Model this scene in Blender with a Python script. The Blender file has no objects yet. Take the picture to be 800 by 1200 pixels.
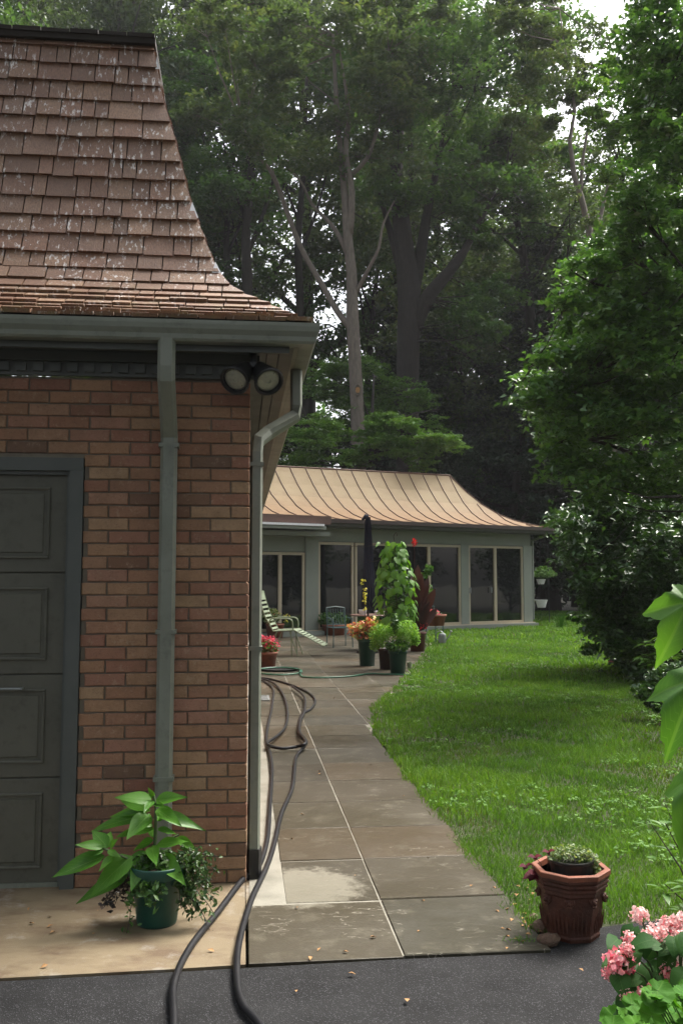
import bpy, math, random
import numpy as np
from mathutils import Vector, Matrix
random.seed(7); RNG = np.random.default_rng(7)
R = math.radians
S = bpy.context.scene; COL = S.collection

# ---------------- camera, world, sun, exposure ----------------
FPX = 1092.0; PIT = R(5.0); PY = 675 - FPX*math.tan(PIT); HC = 1.6
cam = bpy.data.cameras.new('camera'); camo = bpy.data.objects.new('camera', cam); COL.objects.link(camo)
camo.location = (0, 0, HC); camo.rotation_euler = (R(90)+PIT, 0, 0)
cam.sensor_fit = 'VERTICAL'; cam.sensor_height = 24; cam.lens = 24*FPX/1200
cam.shift_y = -(600-PY)/1200; cam.clip_end = 600; cam.clip_start = .05
S.camera = camo
SUN_EL, SUN_AZ = 56, 50          # elevation; azimuth clockwise from +Y (towards the right)
w = bpy.data.worlds.new('World'); S.world = w; w.use_nodes = True
nt = w.node_tree; bg = nt.nodes['Background']
sky = nt.nodes.new('ShaderNodeTexSky'); sky.sky_type = 'NISHITA'; sky.sun_disc = False
sky.sun_elevation = R(SUN_EL); sky.sun_rotation = R(SUN_AZ); sky.air_density = 1.0; sky.dust_density = 6.0
hsv = nt.nodes.new('ShaderNodeHueSaturation'); hsv.inputs['Saturation'].default_value = .35
nt.links.new(sky.outputs[0], hsv.inputs['Color']); nt.links.new(hsv.outputs[0], bg.inputs[0])
bg.inputs[1].default_value = .15
sl = bpy.data.lights.new('sun', 'SUN'); sl.energy = 2.3; sl.angle = R(26); sl.color = (1, .95, .86)
so = bpy.data.objects.new('sun', sl); COL.objects.link(so)
sd = Vector((math.sin(R(SUN_AZ))*math.cos(R(SUN_EL)), math.cos(R(SUN_AZ))*math.cos(R(SUN_EL)), math.sin(R(SUN_EL))))
so.rotation_euler = sd.to_track_quat('Z', 'Y').to_euler(); so.location = sd*60
S.view_settings.view_transform = 'Standard'; S.view_settings.look = 'None'
S.view_settings.exposure = 1.4; S.view_settings.gamma = 1
S.cycles.max_bounces = 6; S.cycles.diffuse_bounces = 3; S.cycles.transparent_max_bounces = 8

# ---------------- helpers ----------------
def ray(x, y):
    a, b = (x-400)/FPX, (PY-y)/FPX
    c, s = math.cos(PIT), math.sin(PIT)
    return Vector((a, c-s*b, s+c*b))
def at(x, y, Y):                       # a photo direction at a chosen real distance Y
    d = ray(x, y); return Vector((0, 0, HC)) + d*(Y/d.y)
def G(x, y, z=0.0):                    # where that direction meets the ground
    d = ray(x, y); return Vector((0, 0, HC)) + d*((z-HC)/d.z)
def tag(o, label=None, cat=None, group=None, kind=None):
    if label: o['label'] = label
    if cat: o['category'] = cat
    if group: o['group'] = group
    if kind: o['kind'] = kind
    return o
def empty(name, loc=(0, 0, 0), rz=0, label=None, cat=None, group=None):
    o = bpy.data.objects.new(name, None); o.location = loc; o.rotation_euler = (0, 0, rz); o.empty_display_size = .1
    COL.objects.link(o); return tag(o, label, cat, group)
def link(name, me, m=None, parent=None, loc=None):
    if m is not None and not me.materials: me.materials.append(m)
    o = bpy.data.objects.new(name, me); COL.objects.link(o)
    if parent: o.parent = parent
    if loc is not None: o.location = loc
    return o
def woff(parent):
    v = Vector((0, 0, 0))
    while parent: v += Vector(parent.location); parent = parent.parent
    return v
def copy_tree(o, parent=None):
    c = o.copy(); COL.objects.link(c)
    if parent: c.parent = parent
    for ch in list(o.children): copy_tree(ch, c)
    return c
class MB:
    def __init__(s): s.v = []; s.f = []
    def add(s, vs, fs):
        n = len(s.v); s.v += [tuple(p) for p in vs]; s.f += [tuple(i+n for i in f) for f in fs]; return s
    def box(s, x0, x1, y0, y1, z0, z1):
        vs = [(x0, y0, z0), (x1, y0, z0), (x1, y1, z0), (x0, y1, z0), (x0, y0, z1), (x1, y0, z1), (x1, y1, z1), (x0, y1, z1)]
        return s.add(vs, [(3, 2, 1, 0), (4, 5, 6, 7), (0, 1, 5, 4), (1, 2, 6, 5), (2, 3, 7, 6), (3, 0, 4, 7)])
    def bbox(s, x0, x1, y0, y1, z0, z1, b=.004):      # a box with chamfered edges on its -y face and sides
        vs = []
        for (yy, q) in ((y1, 0), (y0+b, 0), (y0, b)):
            vs += [(x0+q, yy, z0+q), (x1-q, yy, z0+q), (x1-q, yy, z1-q), (x0+q, yy, z1-q)]
        fs = [(0, 1, 2, 3)] + [(8, 11, 10, 9)]
        for k in (0, 4):
            for i in range(4):
                j = (i+1) % 4; fs.append((k+i, k+4+i, k+4+j, k+j))
        return s.add(vs, fs)
    def tube(s, pts, r, n=8, cap=True):
        pts = [Vector(p) for p in pts]; m = len(pts)
        rs = r if isinstance(r, (list, tuple)) else [r]*m
        t0 = (pts[1]-pts[0]).normalized(); u = t0.orthogonal().normalized(); vs = []; fs = []
        for i, p in enumerate(pts):
            t = (pts[min(i+1, m-1)]-pts[max(i-1, 0)])
            t = t.normalized() if t.length > 1e-9 else t0
            u = (u - t*u.dot(t)); u = u.normalized() if u.length > 1e-6 else t.orthogonal().normalized()
            b = t.cross(u)
            for k in range(n):
                a = 2*math.pi*k/n; vs.append(p + (u*math.cos(a)+b*math.sin(a))*rs[i])
        for i in range(m-1):
            for k in range(n):
                j = (k+1) % n; fs.append((i*n+k, i*n+j, (i+1)*n+j, (i+1)*n+k))
        if cap: fs.append(tuple(range(n-1, -1, -1))); fs.append(tuple(range((m-1)*n, m*n)))
        return s.add(vs, fs)
    def rtube(s, pts, hw, hd, side=Vector((1, 0, 0)), corr=0):   # rectangular pipe; widths along side / the other way
        pts = [Vector(p) for p in pts]; m = len(pts); vs = []; fs = []
        for i, p in enumerate(pts):
            t = (pts[min(i+1, m-1)]-pts[max(i-1, 0)]).normalized()
            a = (side - t*side.dot(t)).normalized(); b = t.cross(a)
            q = .35
            for (c, d) in ((-1, -q), (-q*1.8, -1), (q*1.8, -1), (1, -q), (1, q), (q*1.8, 1), (-q*1.8, 1), (-1, q)):
                vs.append(p + a*hw*c + b*hd*d)
        n = 8
        for i in range(m-1):
            for k in range(n):
                j = (k+1) % n; fs.append((i*n+k, i*n+j, (i+1)*n+j, (i+1)*n+k))
        fs.append(tuple(range(n-1, -1, -1))); fs.append(tuple(range((m-1)*n, m*n)))
        return s.add(vs, fs)
    def lathe(s, prof, c=(0, 0, 0), n=24, ph=0, wob=0):
        vs = []; fs = []; c = Vector(c); m = len(prof)
        for (r, z) in prof:
            for k in range(n):
                a = ph+2*math.pi*k/n; rr = r*(1+wob*math.sin(3*a+z*9)); vs.append(c+Vector((rr*math.cos(a), rr*math.sin(a), z)))
        for i in range(m-1):
            for k in range(n):
                j = (k+1) % n; fs.append((i*n+k, i*n+j, (i+1)*n+j, (i+1)*n+k))
        fs.append(tuple(range(n-1, -1, -1))); fs.append(tuple(range((m-1)*n, m*n)))
        return s.add(vs, fs)
    def axial(s, prof, c, ax, n=20):                  # lathe about an axis: prof = (distance along, radius)
        c = Vector(c); ax = Vector(ax).normalized(); u = ax.orthogonal().normalized(); w_ = ax.cross(u); m = len(prof)
        vs = [c+ax*t+(u*math.cos(2*math.pi*k/n)+w_*math.sin(2*math.pi*k/n))*r for t, r in prof for k in range(n)]
        fs = [(i*n+k, i*n+(k+1) % n, (i+1)*n+(k+1) % n, (i+1)*n+k) for i in range(m-1) for k in range(n)]
        fs.append(tuple(range(n-1, -1, -1))); fs.append(tuple(range((m-1)*n, m*n)))
        return s.add(vs, fs)
    def mesh(s, name, off=(0, 0, 0), smooth=False):
        me = bpy.data.meshes.new(name)
        me.from_pydata([(p[0]-off[0], p[1]-off[1], p[2]-off[2]) for p in s.v], [], s.f); me.update()
        if smooth: me.polygons.foreach_set('use_smooth', [True]*len(me.polygons))
        return me
    def build(s, name, m, parent=None, world=False, smooth=False, label=None, kind=None):
        off = woff(parent) if world else (0, 0, 0)
        o = link(name, s.mesh(name, off, smooth), m, parent)
        return tag(o, label, kind=kind)

# ---------------- materials ----------------
def N(nt, t, **kw):
    n = nt.nodes.new(t)
    for k, v in kw.items():
        if k in n.inputs: n.inputs[k].default_value = v
        else: setattr(n, k, v)
    return n
def ramp(nt, fac, cols):
    r = nt.nodes.new('ShaderNodeValToRGB'); e = r.color_ramp.elements
    e[0].position = cols[0][0]; e[0].color = (*cols[0][1][:3], 1); e[-1].position = cols[-1][0]; e[-1].color = (*cols[-1][1][:3], 1)
    for p, c in cols[1:-1]: e.new(p).color = (c[0], c[1], c[2], 1)
    nt.links.new(fac, r.inputs[0]); return r.outputs[0]
def mixc(nt, fac, a, b, mode='MIX'):
    m = nt.nodes.new('ShaderNodeMix'); m.data_type = 'RGBA'; m.blend_type = mode
    for sk, v in ((m.inputs[0], fac), (m.inputs[6], a), (m.inputs[7], b)):
        if hasattr(v, 'is_output'): nt.links.new(v, sk)
        elif isinstance(v, (int, float)): sk.default_value = v
        else: sk.default_value = (v[0], v[1], v[2], 1)
    return m.outputs[2]
def mth(nt, op, a, b=0, clamp=False):
    m = nt.nodes.new('ShaderNodeMath'); m.operation = op; m.use_clamp = clamp
    for sk, v in ((m.inputs[0], a), (m.inputs[1], b)):
        if hasattr(v, 'is_output'): nt.links.new(v, sk)
        else: sk.default_value = v
    return m.outputs[0]
def noise(nt, vec, scale, detail=4, rough=.55, stretch=None):
    if stretch:
        mp = nt.nodes.new('ShaderNodeMapping'); mp.inputs['Scale'].default_value = stretch
        nt.links.new(vec, mp.inputs[0]); vec = mp.outputs[0]
    n = N(nt, 'ShaderNodeTexNoise', Scale=scale, Detail=detail, Roughness=rough)
    nt.links.new(vec, n.inputs['Vector']); return n.outputs[0]
def newmat(name):
    m = bpy.data.materials.new(name); m.use_nodes = True; nt = m.node_tree
    return m, nt, nt.nodes['Principled BSDF']
def pos(nt): return nt.nodes.new('ShaderNodeNewGeometry').outputs['Position']
def orand(nt): return nt.nodes.new('ShaderNodeObjectInfo').outputs['Random']
def bump(nt, b, h, strength=.3, dist=.01):
    n = N(nt, 'ShaderNodeBump', Strength=strength, Distance=dist); nt.links.new(h, n.inputs['Height']); nt.links.new(n.outputs[0], b.inputs['Normal'])
def simple(name, c, rough=.6, c2=None, nscale=8, bscale=60, bstr=.15, bdist=.004, metallic=0, spec=.5, cols=None, rvar=.1, dirt=0, stretch=None):
    m, nt, b = newmat(name); p = pos(nt)
    c2 = c2 or tuple(x*.75 for x in c)
    n1 = noise(nt, p, nscale, 5, .6, stretch)
    base = c
    if cols: base = ramp(nt, orand(nt), cols)
    f = mth(nt, 'MULTIPLY', mth(nt, 'SUBTRACT', n1, .4, True), 2.2, True)
    col = mixc(nt, f, base, c2) if not cols else mixc(nt, mth(nt, 'MULTIPLY', f, .5), base, c2)
    if dirt:
        n3 = noise(nt, p, nscale*3.1, 6, .7)
        col = mixc(nt, mth(nt, 'MULTIPLY', mth(nt, 'SUBTRACT', n3, .52, True), dirt*5, True), col, tuple(x*.35 for x in c))
    nt.links.new(col, b.inputs['Base Color'])
    r = mth(nt, 'ADD', mth(nt, 'MULTIPLY', n1, rvar*2), rough-rvar); nt.links.new(r, b.inputs['Roughness'])
    b.inputs['Metallic'].default_value = metallic; b.inputs['Specular IOR Level'].default_value = spec
    bump(nt, b, noise(nt, p, bscale, 4), bstr, bdist)
    return m
def leafmat(name, cols, rough=.45, trans=.3, spec=.5, tcol=None):
    m, nt, b = newmat(name)
    a = nt.nodes.new('ShaderNodeAttribute'); a.attribute_name = 'var'
    f = mth(nt, 'ADD', mth(nt, 'MULTIPLY', a.outputs['Fac'], .8), mth(nt, 'MULTIPLY', orand(nt), .2))
    c = ramp(nt, f, cols)
    nt.links.new(c, b.inputs['Base Color']); b.inputs['Roughness'].default_value = rough
    b.inputs['Specular IOR Level'].default_value = spec
    tr = nt.nodes.new('ShaderNodeBsdfTranslucent')
    tc = mixc(nt, 1.0, c, tcol or (1.5, 1.5, .55), 'MULTIPLY'); nt.links.new(tc, tr.inputs[0])
    mx = nt.nodes.new('ShaderNodeMixShader'); mx.inputs[0].default_value = trans
    nt.links.new(b.outputs[0], mx.inputs[1]); nt.links.new(tr.outputs[0], mx.inputs[2])
    nt.links.new(mx.outputs[0], nt.nodes['Material Output'].inputs[0])
    return m
def bigleafmat(name, c1, c2, vein, rough=.38, trans=.3, spec=.4):   # single large leaves: object random tone, veins from the leaf's own uv
    m, nt, b = newmat(name)
    uv = nt.nodes.new('ShaderNodeUVMap'); sx = nt.nodes.new('ShaderNodeSeparateXYZ'); nt.links.new(uv.outputs[0], sx.inputs[0])
    u = mth(nt, 'ABSOLUTE', mth(nt, 'SUBTRACT', sx.outputs[0], .5))
    mid = mth(nt, 'LESS_THAN', u, .018)
    st = mth(nt, 'FRACT', mth(nt, 'SUBTRACT', mth(nt, 'MULTIPLY', sx.outputs[1], 9), mth(nt, 'MULTIPLY', u, 5)))
    sv = mth(nt, 'MULTIPLY', mth(nt, 'LESS_THAN', st, .1), .35)
    n1 = noise(nt, pos(nt), 30, 4)
    c = mixc(nt, mth(nt, 'ADD', mth(nt, 'MULTIPLY', orand(nt), .7), mth(nt, 'MULTIPLY', n1, .3)), c1, c2)
    c = mixc(nt, mth(nt, 'MAXIMUM', mth(nt, 'MULTIPLY', mid, .6), sv), c, vein)
    nt.links.new(c, b.inputs['Base Color']); b.inputs['Roughness'].default_value = rough; b.inputs['Specular IOR Level'].default_value = spec
    bump(nt, b, mth(nt, 'ADD', mth(nt, 'MULTIPLY', st, .6), mth(nt, 'MULTIPLY', n1, .6)), .35, .004)
    tr = nt.nodes.new('ShaderNodeBsdfTranslucent'); nt.links.new(mixc(nt, 1.0, c, (1.5, 1.5, .5), 'MULTIPLY'), tr.inputs[0])
    mx = nt.nodes.new('ShaderNodeMixShader'); mx.inputs[0].default_value = trans
    nt.links.new(b.outputs[0], mx.inputs[1]); nt.links.new(tr.outputs[0], mx.inputs[2]); nt.links.new(mx.outputs[0], nt.nodes['Material Output'].inputs[0])
    return m

M = {}
M['mortar'] = simple('mortar', (.20, .17, .13), .9, (.11, .09, .07), 12, 150, .5, .004)
m, nt, b = newmat('brick'); p = pos(nt)
isl = nt.nodes.new('ShaderNodeNewGeometry').outputs['Random Per Island']
c = ramp(nt, mth(nt, 'FRACT', mth(nt, 'ADD', orand(nt), mth(nt, 'MULTIPLY', isl, 7.31))), [(0, (.16, .075, .045)), (.035, (.085, .058, .045)), (.07, (.27, .14, .08)), (.22, (.40, .235, .13)), (.38, (.30, .13, .085)), (.5, (.36, .19, .105)), (.62, (.43, .29, .165)), (.75, (.29, .12, .08)), (.84, (.39, .20, .14)), (.93, (.37, .23, .13)), (1, (.20, .07, .055))])
c = mixc(nt, .3, c, (.30, .165, .10))
n1 = noise(nt, p, 9, 6, .7); n2 = noise(nt, p, 60, 5, .7, (1, 1, 3))
c = mixc(nt, mth(nt, 'MULTIPLY', mth(nt, 'SUBTRACT', n1, .45, True), 2.2, True), c, (.19, .11, .06))
c = mixc(nt, mth(nt, 'MULTIPLY', mth(nt, 'SUBTRACT', n2, .55, True), 3, True), c, (.05, .032, .025))
c = mixc(nt, mth(nt, 'MULTIPLY', mth(nt, 'SUBTRACT', noise(nt, p, 55, 4, .85), .52, True), 2.2, True), c, (.10, .055, .035))
c = mixc(nt, mth(nt, 'MULTIPLY', mth(nt, 'SUBTRACT', noise(nt, p, 25, 5, .8), .56, True), 3, True), c, (.52, .38, .27))
nt.links.new(c, b.inputs['Base Color']); b.inputs['Roughness'].default_value = .85
bump(nt, b, mth(nt, 'ADD', n2, noise(nt, p, 260, 3)), .7, .004); M['brick'] = m
# cedar shingles: split grain, chalky droppings
m, nt, b = newmat('cedar_shingle'); p = pos(nt); orr = orand(nt)
c = ramp(nt, orr, [(0, (.155, .082, .048)), (.35, (.235, .12, .07)), (.6, (.185, .10, .06)), (.85, (.29, .17, .10)), (1, (.135, .075, .045))])
g = noise(nt, p, 14, 5, .65, (9, 9, .8))
c = mixc(nt, mth(nt, 'MULTIPLY', mth(nt, 'SUBTRACT', g, .42, True), 2.4, True), c, (.075, .04, .03))
c = mixc(nt, mth(nt, 'MULTIPLY', mth(nt, 'SUBTRACT', noise(nt, p, 3.2, 4), .5, True), 1.6, True), c, (.25, .155, .10))
s1 = noise(nt, p, 17, 6, .68, (2.6, 2.6, .22)); s2 = noise(nt, p, 3.1, 3)
st = mth(nt, 'MULTIPLY', mth(nt, 'SUBTRACT', s1, .56, True), 16, True)
st = mth(nt, 'MULTIPLY', st, mth(nt, 'MULTIPLY', mth(nt, 'SUBTRACT', s2, .43, True), 9, True))
c = mixc(nt, mth(nt, 'MULTIPLY', st, .85), c, (.66, .63, .61))
sep = nt.nodes.new('ShaderNodeSeparateXYZ'); nt.links.new(p, sep.inputs[0])
mossy = mth(nt, 'MULTIPLY', mth(nt, 'SUBTRACT', 3.32, sep.outputs[2], True), 1.6, True)
c = mixc(nt, mth(nt, 'MULTIPLY', mossy, mth(nt, 'MULTIPLY', mth(nt, 'SUBTRACT', noise(nt, p, 13, 5), .5, True), 3.5, True)), c, (.2, .19, .075))
nt.links.new(c, b.inputs['Base Color']); b.inputs['Roughness'].default_value = .55
bump(nt, b, g, .6, .006); M['shingle'] = m
M['sheath'] = simple('dark_felt', (.03, .024, .02), .9)
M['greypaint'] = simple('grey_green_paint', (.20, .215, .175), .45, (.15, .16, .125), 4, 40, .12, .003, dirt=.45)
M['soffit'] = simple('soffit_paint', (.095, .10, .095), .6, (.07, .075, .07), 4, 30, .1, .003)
M['doorpaint'] = simple('garage_door_paint', (.10, .098, .075), .55, (.08, .078, .06), 4, 90, .2, .003, dirt=.5)
M['trim'] = simple('door_frame_paint', (.085, .093, .085), .55, (.062, .07, .064), 5, 60, .1, .002)
M['slot'] = simple('vent_dark', (.01, .01, .01), .9)
M['white'] = simple('white_metal', (.75, .76, .78), .35, (.6, .6, .6), 20)
M['black'] = simple('black_plastic', (.012, .012, .013), .38, (.02, .02, .02), 30, 200, .1)
M['lens'] = simple('lamp_lens', (.42, .42, .34), .3, (.25, .25, .2), 40, 120, .6, .01, metallic=.5)
M['hose'] = simple('black_hose', (.008, .008, .010), .5, (.014, .014, .016), 12, 300, .2, .003, spec=.3)
M['greenhose'] = simple('green_hose', (.03, .13, .075), .4)
M['asphalt'] = None
m, nt, b = newmat('asphalt'); p = pos(nt)
v = N(nt, 'ShaderNodeTexVoronoi', Scale=240.0); nt.links.new(p, v.inputs['Vector'])
c = mixc(nt, mth(nt, 'MULTIPLY', mth(nt, 'SUBTRACT', noise(nt, p, 2.6, 8, .7), .3, True), 2.2, True), (.010, .010, .0105), (.030, .030, .031))
c = mixc(nt, mth(nt, 'MULTIPLY', mth(nt, 'GREATER_THAN', mth(nt, 'MULTIPLY', v.outputs['Color'], 1.0), .80), .5), c, (.10, .10, .11))
c = mixc(nt, mth(nt, 'MULTIPLY', mth(nt, 'SUBTRACT', noise(nt, p, 190, 3, .7), .6, True), 3, True), c, (.012, .012, .014))
nt.links.new(c, b.inputs['Base Color']); b.inputs['Roughness'].default_value = .85; b.inputs['Specular IOR Level'].default_value = .22
bump(nt, b, mth(nt, 'ADD', v.outputs['Distance'], noise(nt, p, 420, 4)), .8, .004); M['asphalt'] = m
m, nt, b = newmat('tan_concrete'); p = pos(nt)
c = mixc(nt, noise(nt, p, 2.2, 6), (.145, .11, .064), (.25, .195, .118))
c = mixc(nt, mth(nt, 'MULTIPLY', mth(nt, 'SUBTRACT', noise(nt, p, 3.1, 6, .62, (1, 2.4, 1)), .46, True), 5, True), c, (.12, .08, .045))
c = mixc(nt, mth(nt, 'MULTIPLY', mth(nt, 'SUBTRACT', noise(nt, p, 35, 6, .7), .55, True), 2.5, True), c, (.2, .17, .13))
c = mixc(nt, mth(nt, 'MULTIPLY', mth(nt, 'SUBTRACT', noise(nt, p, 5, 6, .7), .56, True), 4, True), c, (.36, .34, .30))
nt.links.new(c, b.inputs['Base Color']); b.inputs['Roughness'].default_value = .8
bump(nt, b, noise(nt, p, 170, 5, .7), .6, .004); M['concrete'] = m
m, nt, b = newmat('bluestone'); p = pos(nt); orr = orand(nt)
c = ramp(nt, orr, [(0, (.04, .034, .022)), (.3, (.08, .068, .045)), (.5, (.052, .05, .036)), (.7, (.095, .07, .042)), (1, (.045, .044, .032))])
c = mixc(nt, mth(nt, 'MULTIPLY', noise(nt, p, 1.7, 6, .65), .7), c, (.04, .032, .02))
c = mixc(nt, mth(nt, 'MULTIPLY', mth(nt, 'SUBTRACT', noise(nt, p, 5, 7, .75), .53, True), 3.4, True), c, (.14, .125, .09))
vk = noise(nt, p, 3.5, 3, .5, (1, 3.5, 1))
crk = mth(nt, 'LESS_THAN', mth(nt, 'ABSOLUTE', mth(nt, 'SUBTRACT', vk, .5)), .0035)
crk = mth(nt, 'MULTIPLY', crk, mth(nt, 'GREATER_THAN', noise(nt, p, 2.1, 2), .52))
c = mixc(nt, mth(nt, 'MULTIPLY', crk, .45), c, (.4, .37, .3))
vd = nt.nodes.new('ShaderNodeVectorMath'); vd.operation = 'DISTANCE'; nt.links.new(p, vd.inputs[0]); vd.inputs[1].default_value = (-.20, 4.93, .01)
pm_ = mth(nt, 'MULTIPLY', mth(nt, 'SUBTRACT', mth(nt, 'ADD', mth(nt, 'SUBTRACT', .42, vd.outputs['Value']), mth(nt, 'MULTIPLY', mth(nt, 'SUBTRACT', noise(nt, p, 14, 7, .8), .5), .55)), .08, True), 9, True)
c = mixc(nt, mth(nt, 'MULTIPLY', pm_, .55), c, (.30, .28, .22))
nt.links.new(c, b.inputs['Base Color'])
wet = mth(nt, 'MULTIPLY', mth(nt, 'SUBTRACT', noise(nt, p, .9, 4), .38, True), 3.0, True)
nt.links.new(mth(nt, 'ADD', mth(nt, 'MULTIPLY', wet, .3), .34), b.inputs['Roughness'])
bump(nt, b, mth(nt, 'ADD', noise(nt, p, 9, 5), mth(nt, 'MULTIPLY', noise(nt, p, 90, 4), .25)), .45, .012); b.inputs['Specular IOR Level'].default_value = .3; M['slab'] = m
M['joint'] = simple('joint_grout', (.26, .245, .20), .9, (.15, .14, .11), 6, 120, .4)
M['soil'] = simple('soil', (.06, .042, .027), .95, (.03, .022, .015), 5, 60, .7, .02)
m, nt, b = newmat('lawn_soil'); p = pos(nt)
c = mixc(nt, noise(nt, p, 1.2, 6), (.035, .06, .018), (.06, .055, .025)); nt.links.new(c, b.inputs['Base Color']); b.inputs['Roughness'].default_value = .95
bump(nt, b, noise(nt, p, 40, 5), .8, .03); M['lawn'] = m
M['forestfloor'] = simple('forest_floor', (.035, .03, .018), .95, (.02, .028, .012), 2, 20, .8, .05)
M['bark'] = simple('grey_bark', (.15, .125, .10), .85, (.07, .058, .046), 5, 30, .8, .03, stretch=(4, 4, .8))
M['barkdark'] = simple('dark_bark', (.028, .023, .02), .9, (.014, .012, .01), 5, 30, .8, .03, stretch=(4, 4, .8))
M['stem'] = simple('plant_stem', (.06, .10, .03), .6)
M['twig'] = simple('twig', (.05, .038, .028), .8)
M['forest'] = leafmat('forest_leaf', [(0, (.022, .055, .024)), (.5, (.048, .108, .036)), (1, (.095, .175, .05))], .55, .42)
M['forest2'] = leafmat('forest_leaf_dull', [(0, (.033, .058, .034)), (.5, (.06, .10, .046)), (.85, (.10, .135, .06)), (1, (.17, .165, .08))], .55, .42)
M['evergreen'] = leafmat('evergreen_needles', [(0, (.010, .026, .014)), (.6, (.018, .04, .018)), (1, (.03, .055, .022))], .6, .1)
M['dogwood'] = leafmat('dogwood_leaf', [(0, (.05, .12, .038)), (.5, (.09, .19, .05)), (1, (.14, .26, .065))], .5, .35)
M['glossy'] = leafmat('glossy_leaf', [(0, (.03, .085, .026)), (.5, (.07, .165, .042)), (.9, (.12, .25, .06)), (1, (.18, .32, .09))], .34, .3, .6)
M['rhodo'] = leafmat('shrub_leaf', [(0, (.024, .065, .02)), (.7, (.052, .12, .033)), (1, (.095, .19, .05))], .33, .14)
M['vine'] = bigleafmat('vine_leaf', (.07, .19, .018), (.15, .32, .035), (.2, .36, .08), .45, .35)
M['potleaf'] = bigleafmat('big_pot_leaf', (.045, .15, .012), (.10, .26, .025), (.17, .33, .07), .42, .33)
M['foreleaf'] = bigleafmat('fore_leaf', (.055, .155, .022), (.10, .23, .035), (.13, .26, .06), .5, .42)
M['canna'] = bigleafmat('canna_leaf', (.03, .012, .014), (.065, .02, .018), (.09, .04, .03), .4, .2)
M['lime'] = leafmat('lime_leaf', [(0, (.10, .25, .02)), (.6, (.20, .40, .045)), (1, (.42, .6, .12))], .55, .3)
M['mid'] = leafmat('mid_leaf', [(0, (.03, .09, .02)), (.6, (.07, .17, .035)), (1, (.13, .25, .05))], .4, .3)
M['ivy'] = leafmat('trailing_leaf', [(0, (.02, .05, .015)), (.6, (.045, .10, .025)), (1, (.09, .15, .04))], .4, .2)
M['darkivy'] = leafmat('dark_leaf', [(0, (.02, .018, .016)), (1, (.045, .03, .025))], .45, .1, tcol=(1.1, 1, .9))
M['pink'] = leafmat('pink_petal', [(0, (.80, .07, .14)), (.35, (.88, .2, .28)), (.65, (.93, .5, .5)), (1, (.96, .84, .8))], .5, .3, tcol=(1, .75, .78))
M['hotpink'] = leafmat('hot_pink_petal', [(0, (.55, .02, .08)), (.6, (.8, .1, .18)), (1, (.95, .5, .5))], .5, .3, tcol=(1, .7, .7))
M['red'] = leafmat('red_petal', [(0, (.5, .01, .015)), (1, (.8, .05, .04))], .5, .3, tcol=(1, .6, .6))
M['coleus'] = leafmat('coleus_leaf', [(0, (.35, .04, .03)), (.3, (.65, .16, .1)), (.5, (.75, .4, .2)), (.7, (.4, .5, .1)), (1, (.6, .7, .3))], .5, .3, tcol=(1.1, 1, .7))
M['yellow'] = leafmat('yellow_leaf', [(0, (.5, .5, .06)), (1, (.8, .7, .15))], .5, .3, tcol=(1, 1, .6))
M['purple'] = bigleafmat('purple_leaf', (.04, .008, .014), (.12, .012, .02), (.08, .02, .03), .7, .08, .15)
M['cream'] = leafmat('variegated_leaf', [(0, (.06, .13, .03)), (.6, (.16, .22, .07)), (1, (.6, .62, .4))], .5, .3)
m, nt, b = newmat('grass_blade')
a = nt.nodes.new('ShaderNodeAttribute'); a.attribute_name = 'var'; p = pos(nt)
c = ramp(nt, a.outputs['Fac'], [(0, (.04, .095, .016)), (.45, (.09, .195, .03)), (.8, (.17, .30, .05)), (.93, (.25, .38, .08)), (1, (.085, .085, .025))])
pt = mth(nt, 'MULTIPLY', mth(nt, 'SUBTRACT', noise(nt, p, .8, 5, .6), .42, True), 4, True)
c = mixc(nt, mth(nt, 'MULTIPLY', pt, .45), c, (.16, .28, .035))
nt.links.new(c, b.inputs['Base Color']); b.inputs['Roughness'].default_value = .6; b.inputs['Specular IOR Level'].default_value = .3
tr = nt.nodes.new('ShaderNodeBsdfTranslucent'); nt.links.new(mixc(nt, 1.0, c, (1.4, 1.5, .5), 'MULTIPLY'), tr.inputs[0])
mx = nt.nodes.new('ShaderNodeMixShader'); mx.inputs[0].default_value = .35
nt.links.new(b.outputs[0], mx.inputs[1]); nt.links.new(tr.outputs[0], mx.inputs[2]); nt.links.new(mx.outputs[0], nt.nodes['Material Output'].inputs[0]); M['grass'] = m
# far house
m, nt, b = newmat('copper_roof'); p = pos(nt)
c = mixc(nt, noise(nt, p, 1.1, 5), (.27, .19, .095), (.34, .255, .14))
c = mixc(nt, mth(nt, 'MULTIPLY', mth(nt, 'SUBTRACT', noise(nt, p, 3.3, 6, .7), .5, True), 2.2, True), c, (.20, .12, .06))
sep = nt.nodes.new('ShaderNodeSeparateXYZ'); nt.links.new(p, sep.inputs[0])
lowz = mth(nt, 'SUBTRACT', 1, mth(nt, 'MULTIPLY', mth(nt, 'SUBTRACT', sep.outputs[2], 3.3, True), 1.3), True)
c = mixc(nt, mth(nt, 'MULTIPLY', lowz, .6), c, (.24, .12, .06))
nt.links.new(c, b.inputs['Base Color']); b.inputs['Roughness'].default_value = .7
bump(nt, b, noise(nt, p, 6, 3), .15, .02); M['copper'] = m
M['seam'] = simple('copper_seam', (.12, .06, .035), .6, (.08, .04, .025))
M['browngutter'] = simple('brown_gutter', (.045, .028, .022), .45, (.03, .018, .015))
M['brownfascia'] = simple('brown_fascia', (.11, .06, .045), .5, (.08, .045, .035), 3)
M['facade'] = simple('far_wall_paint', (.20, .225, .19), .6, (.17, .19, .165), 2)
M['beige'] = simple('beige_frame', (.42, .36, .255), .5, (.36, .31, .22), 4)
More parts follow.
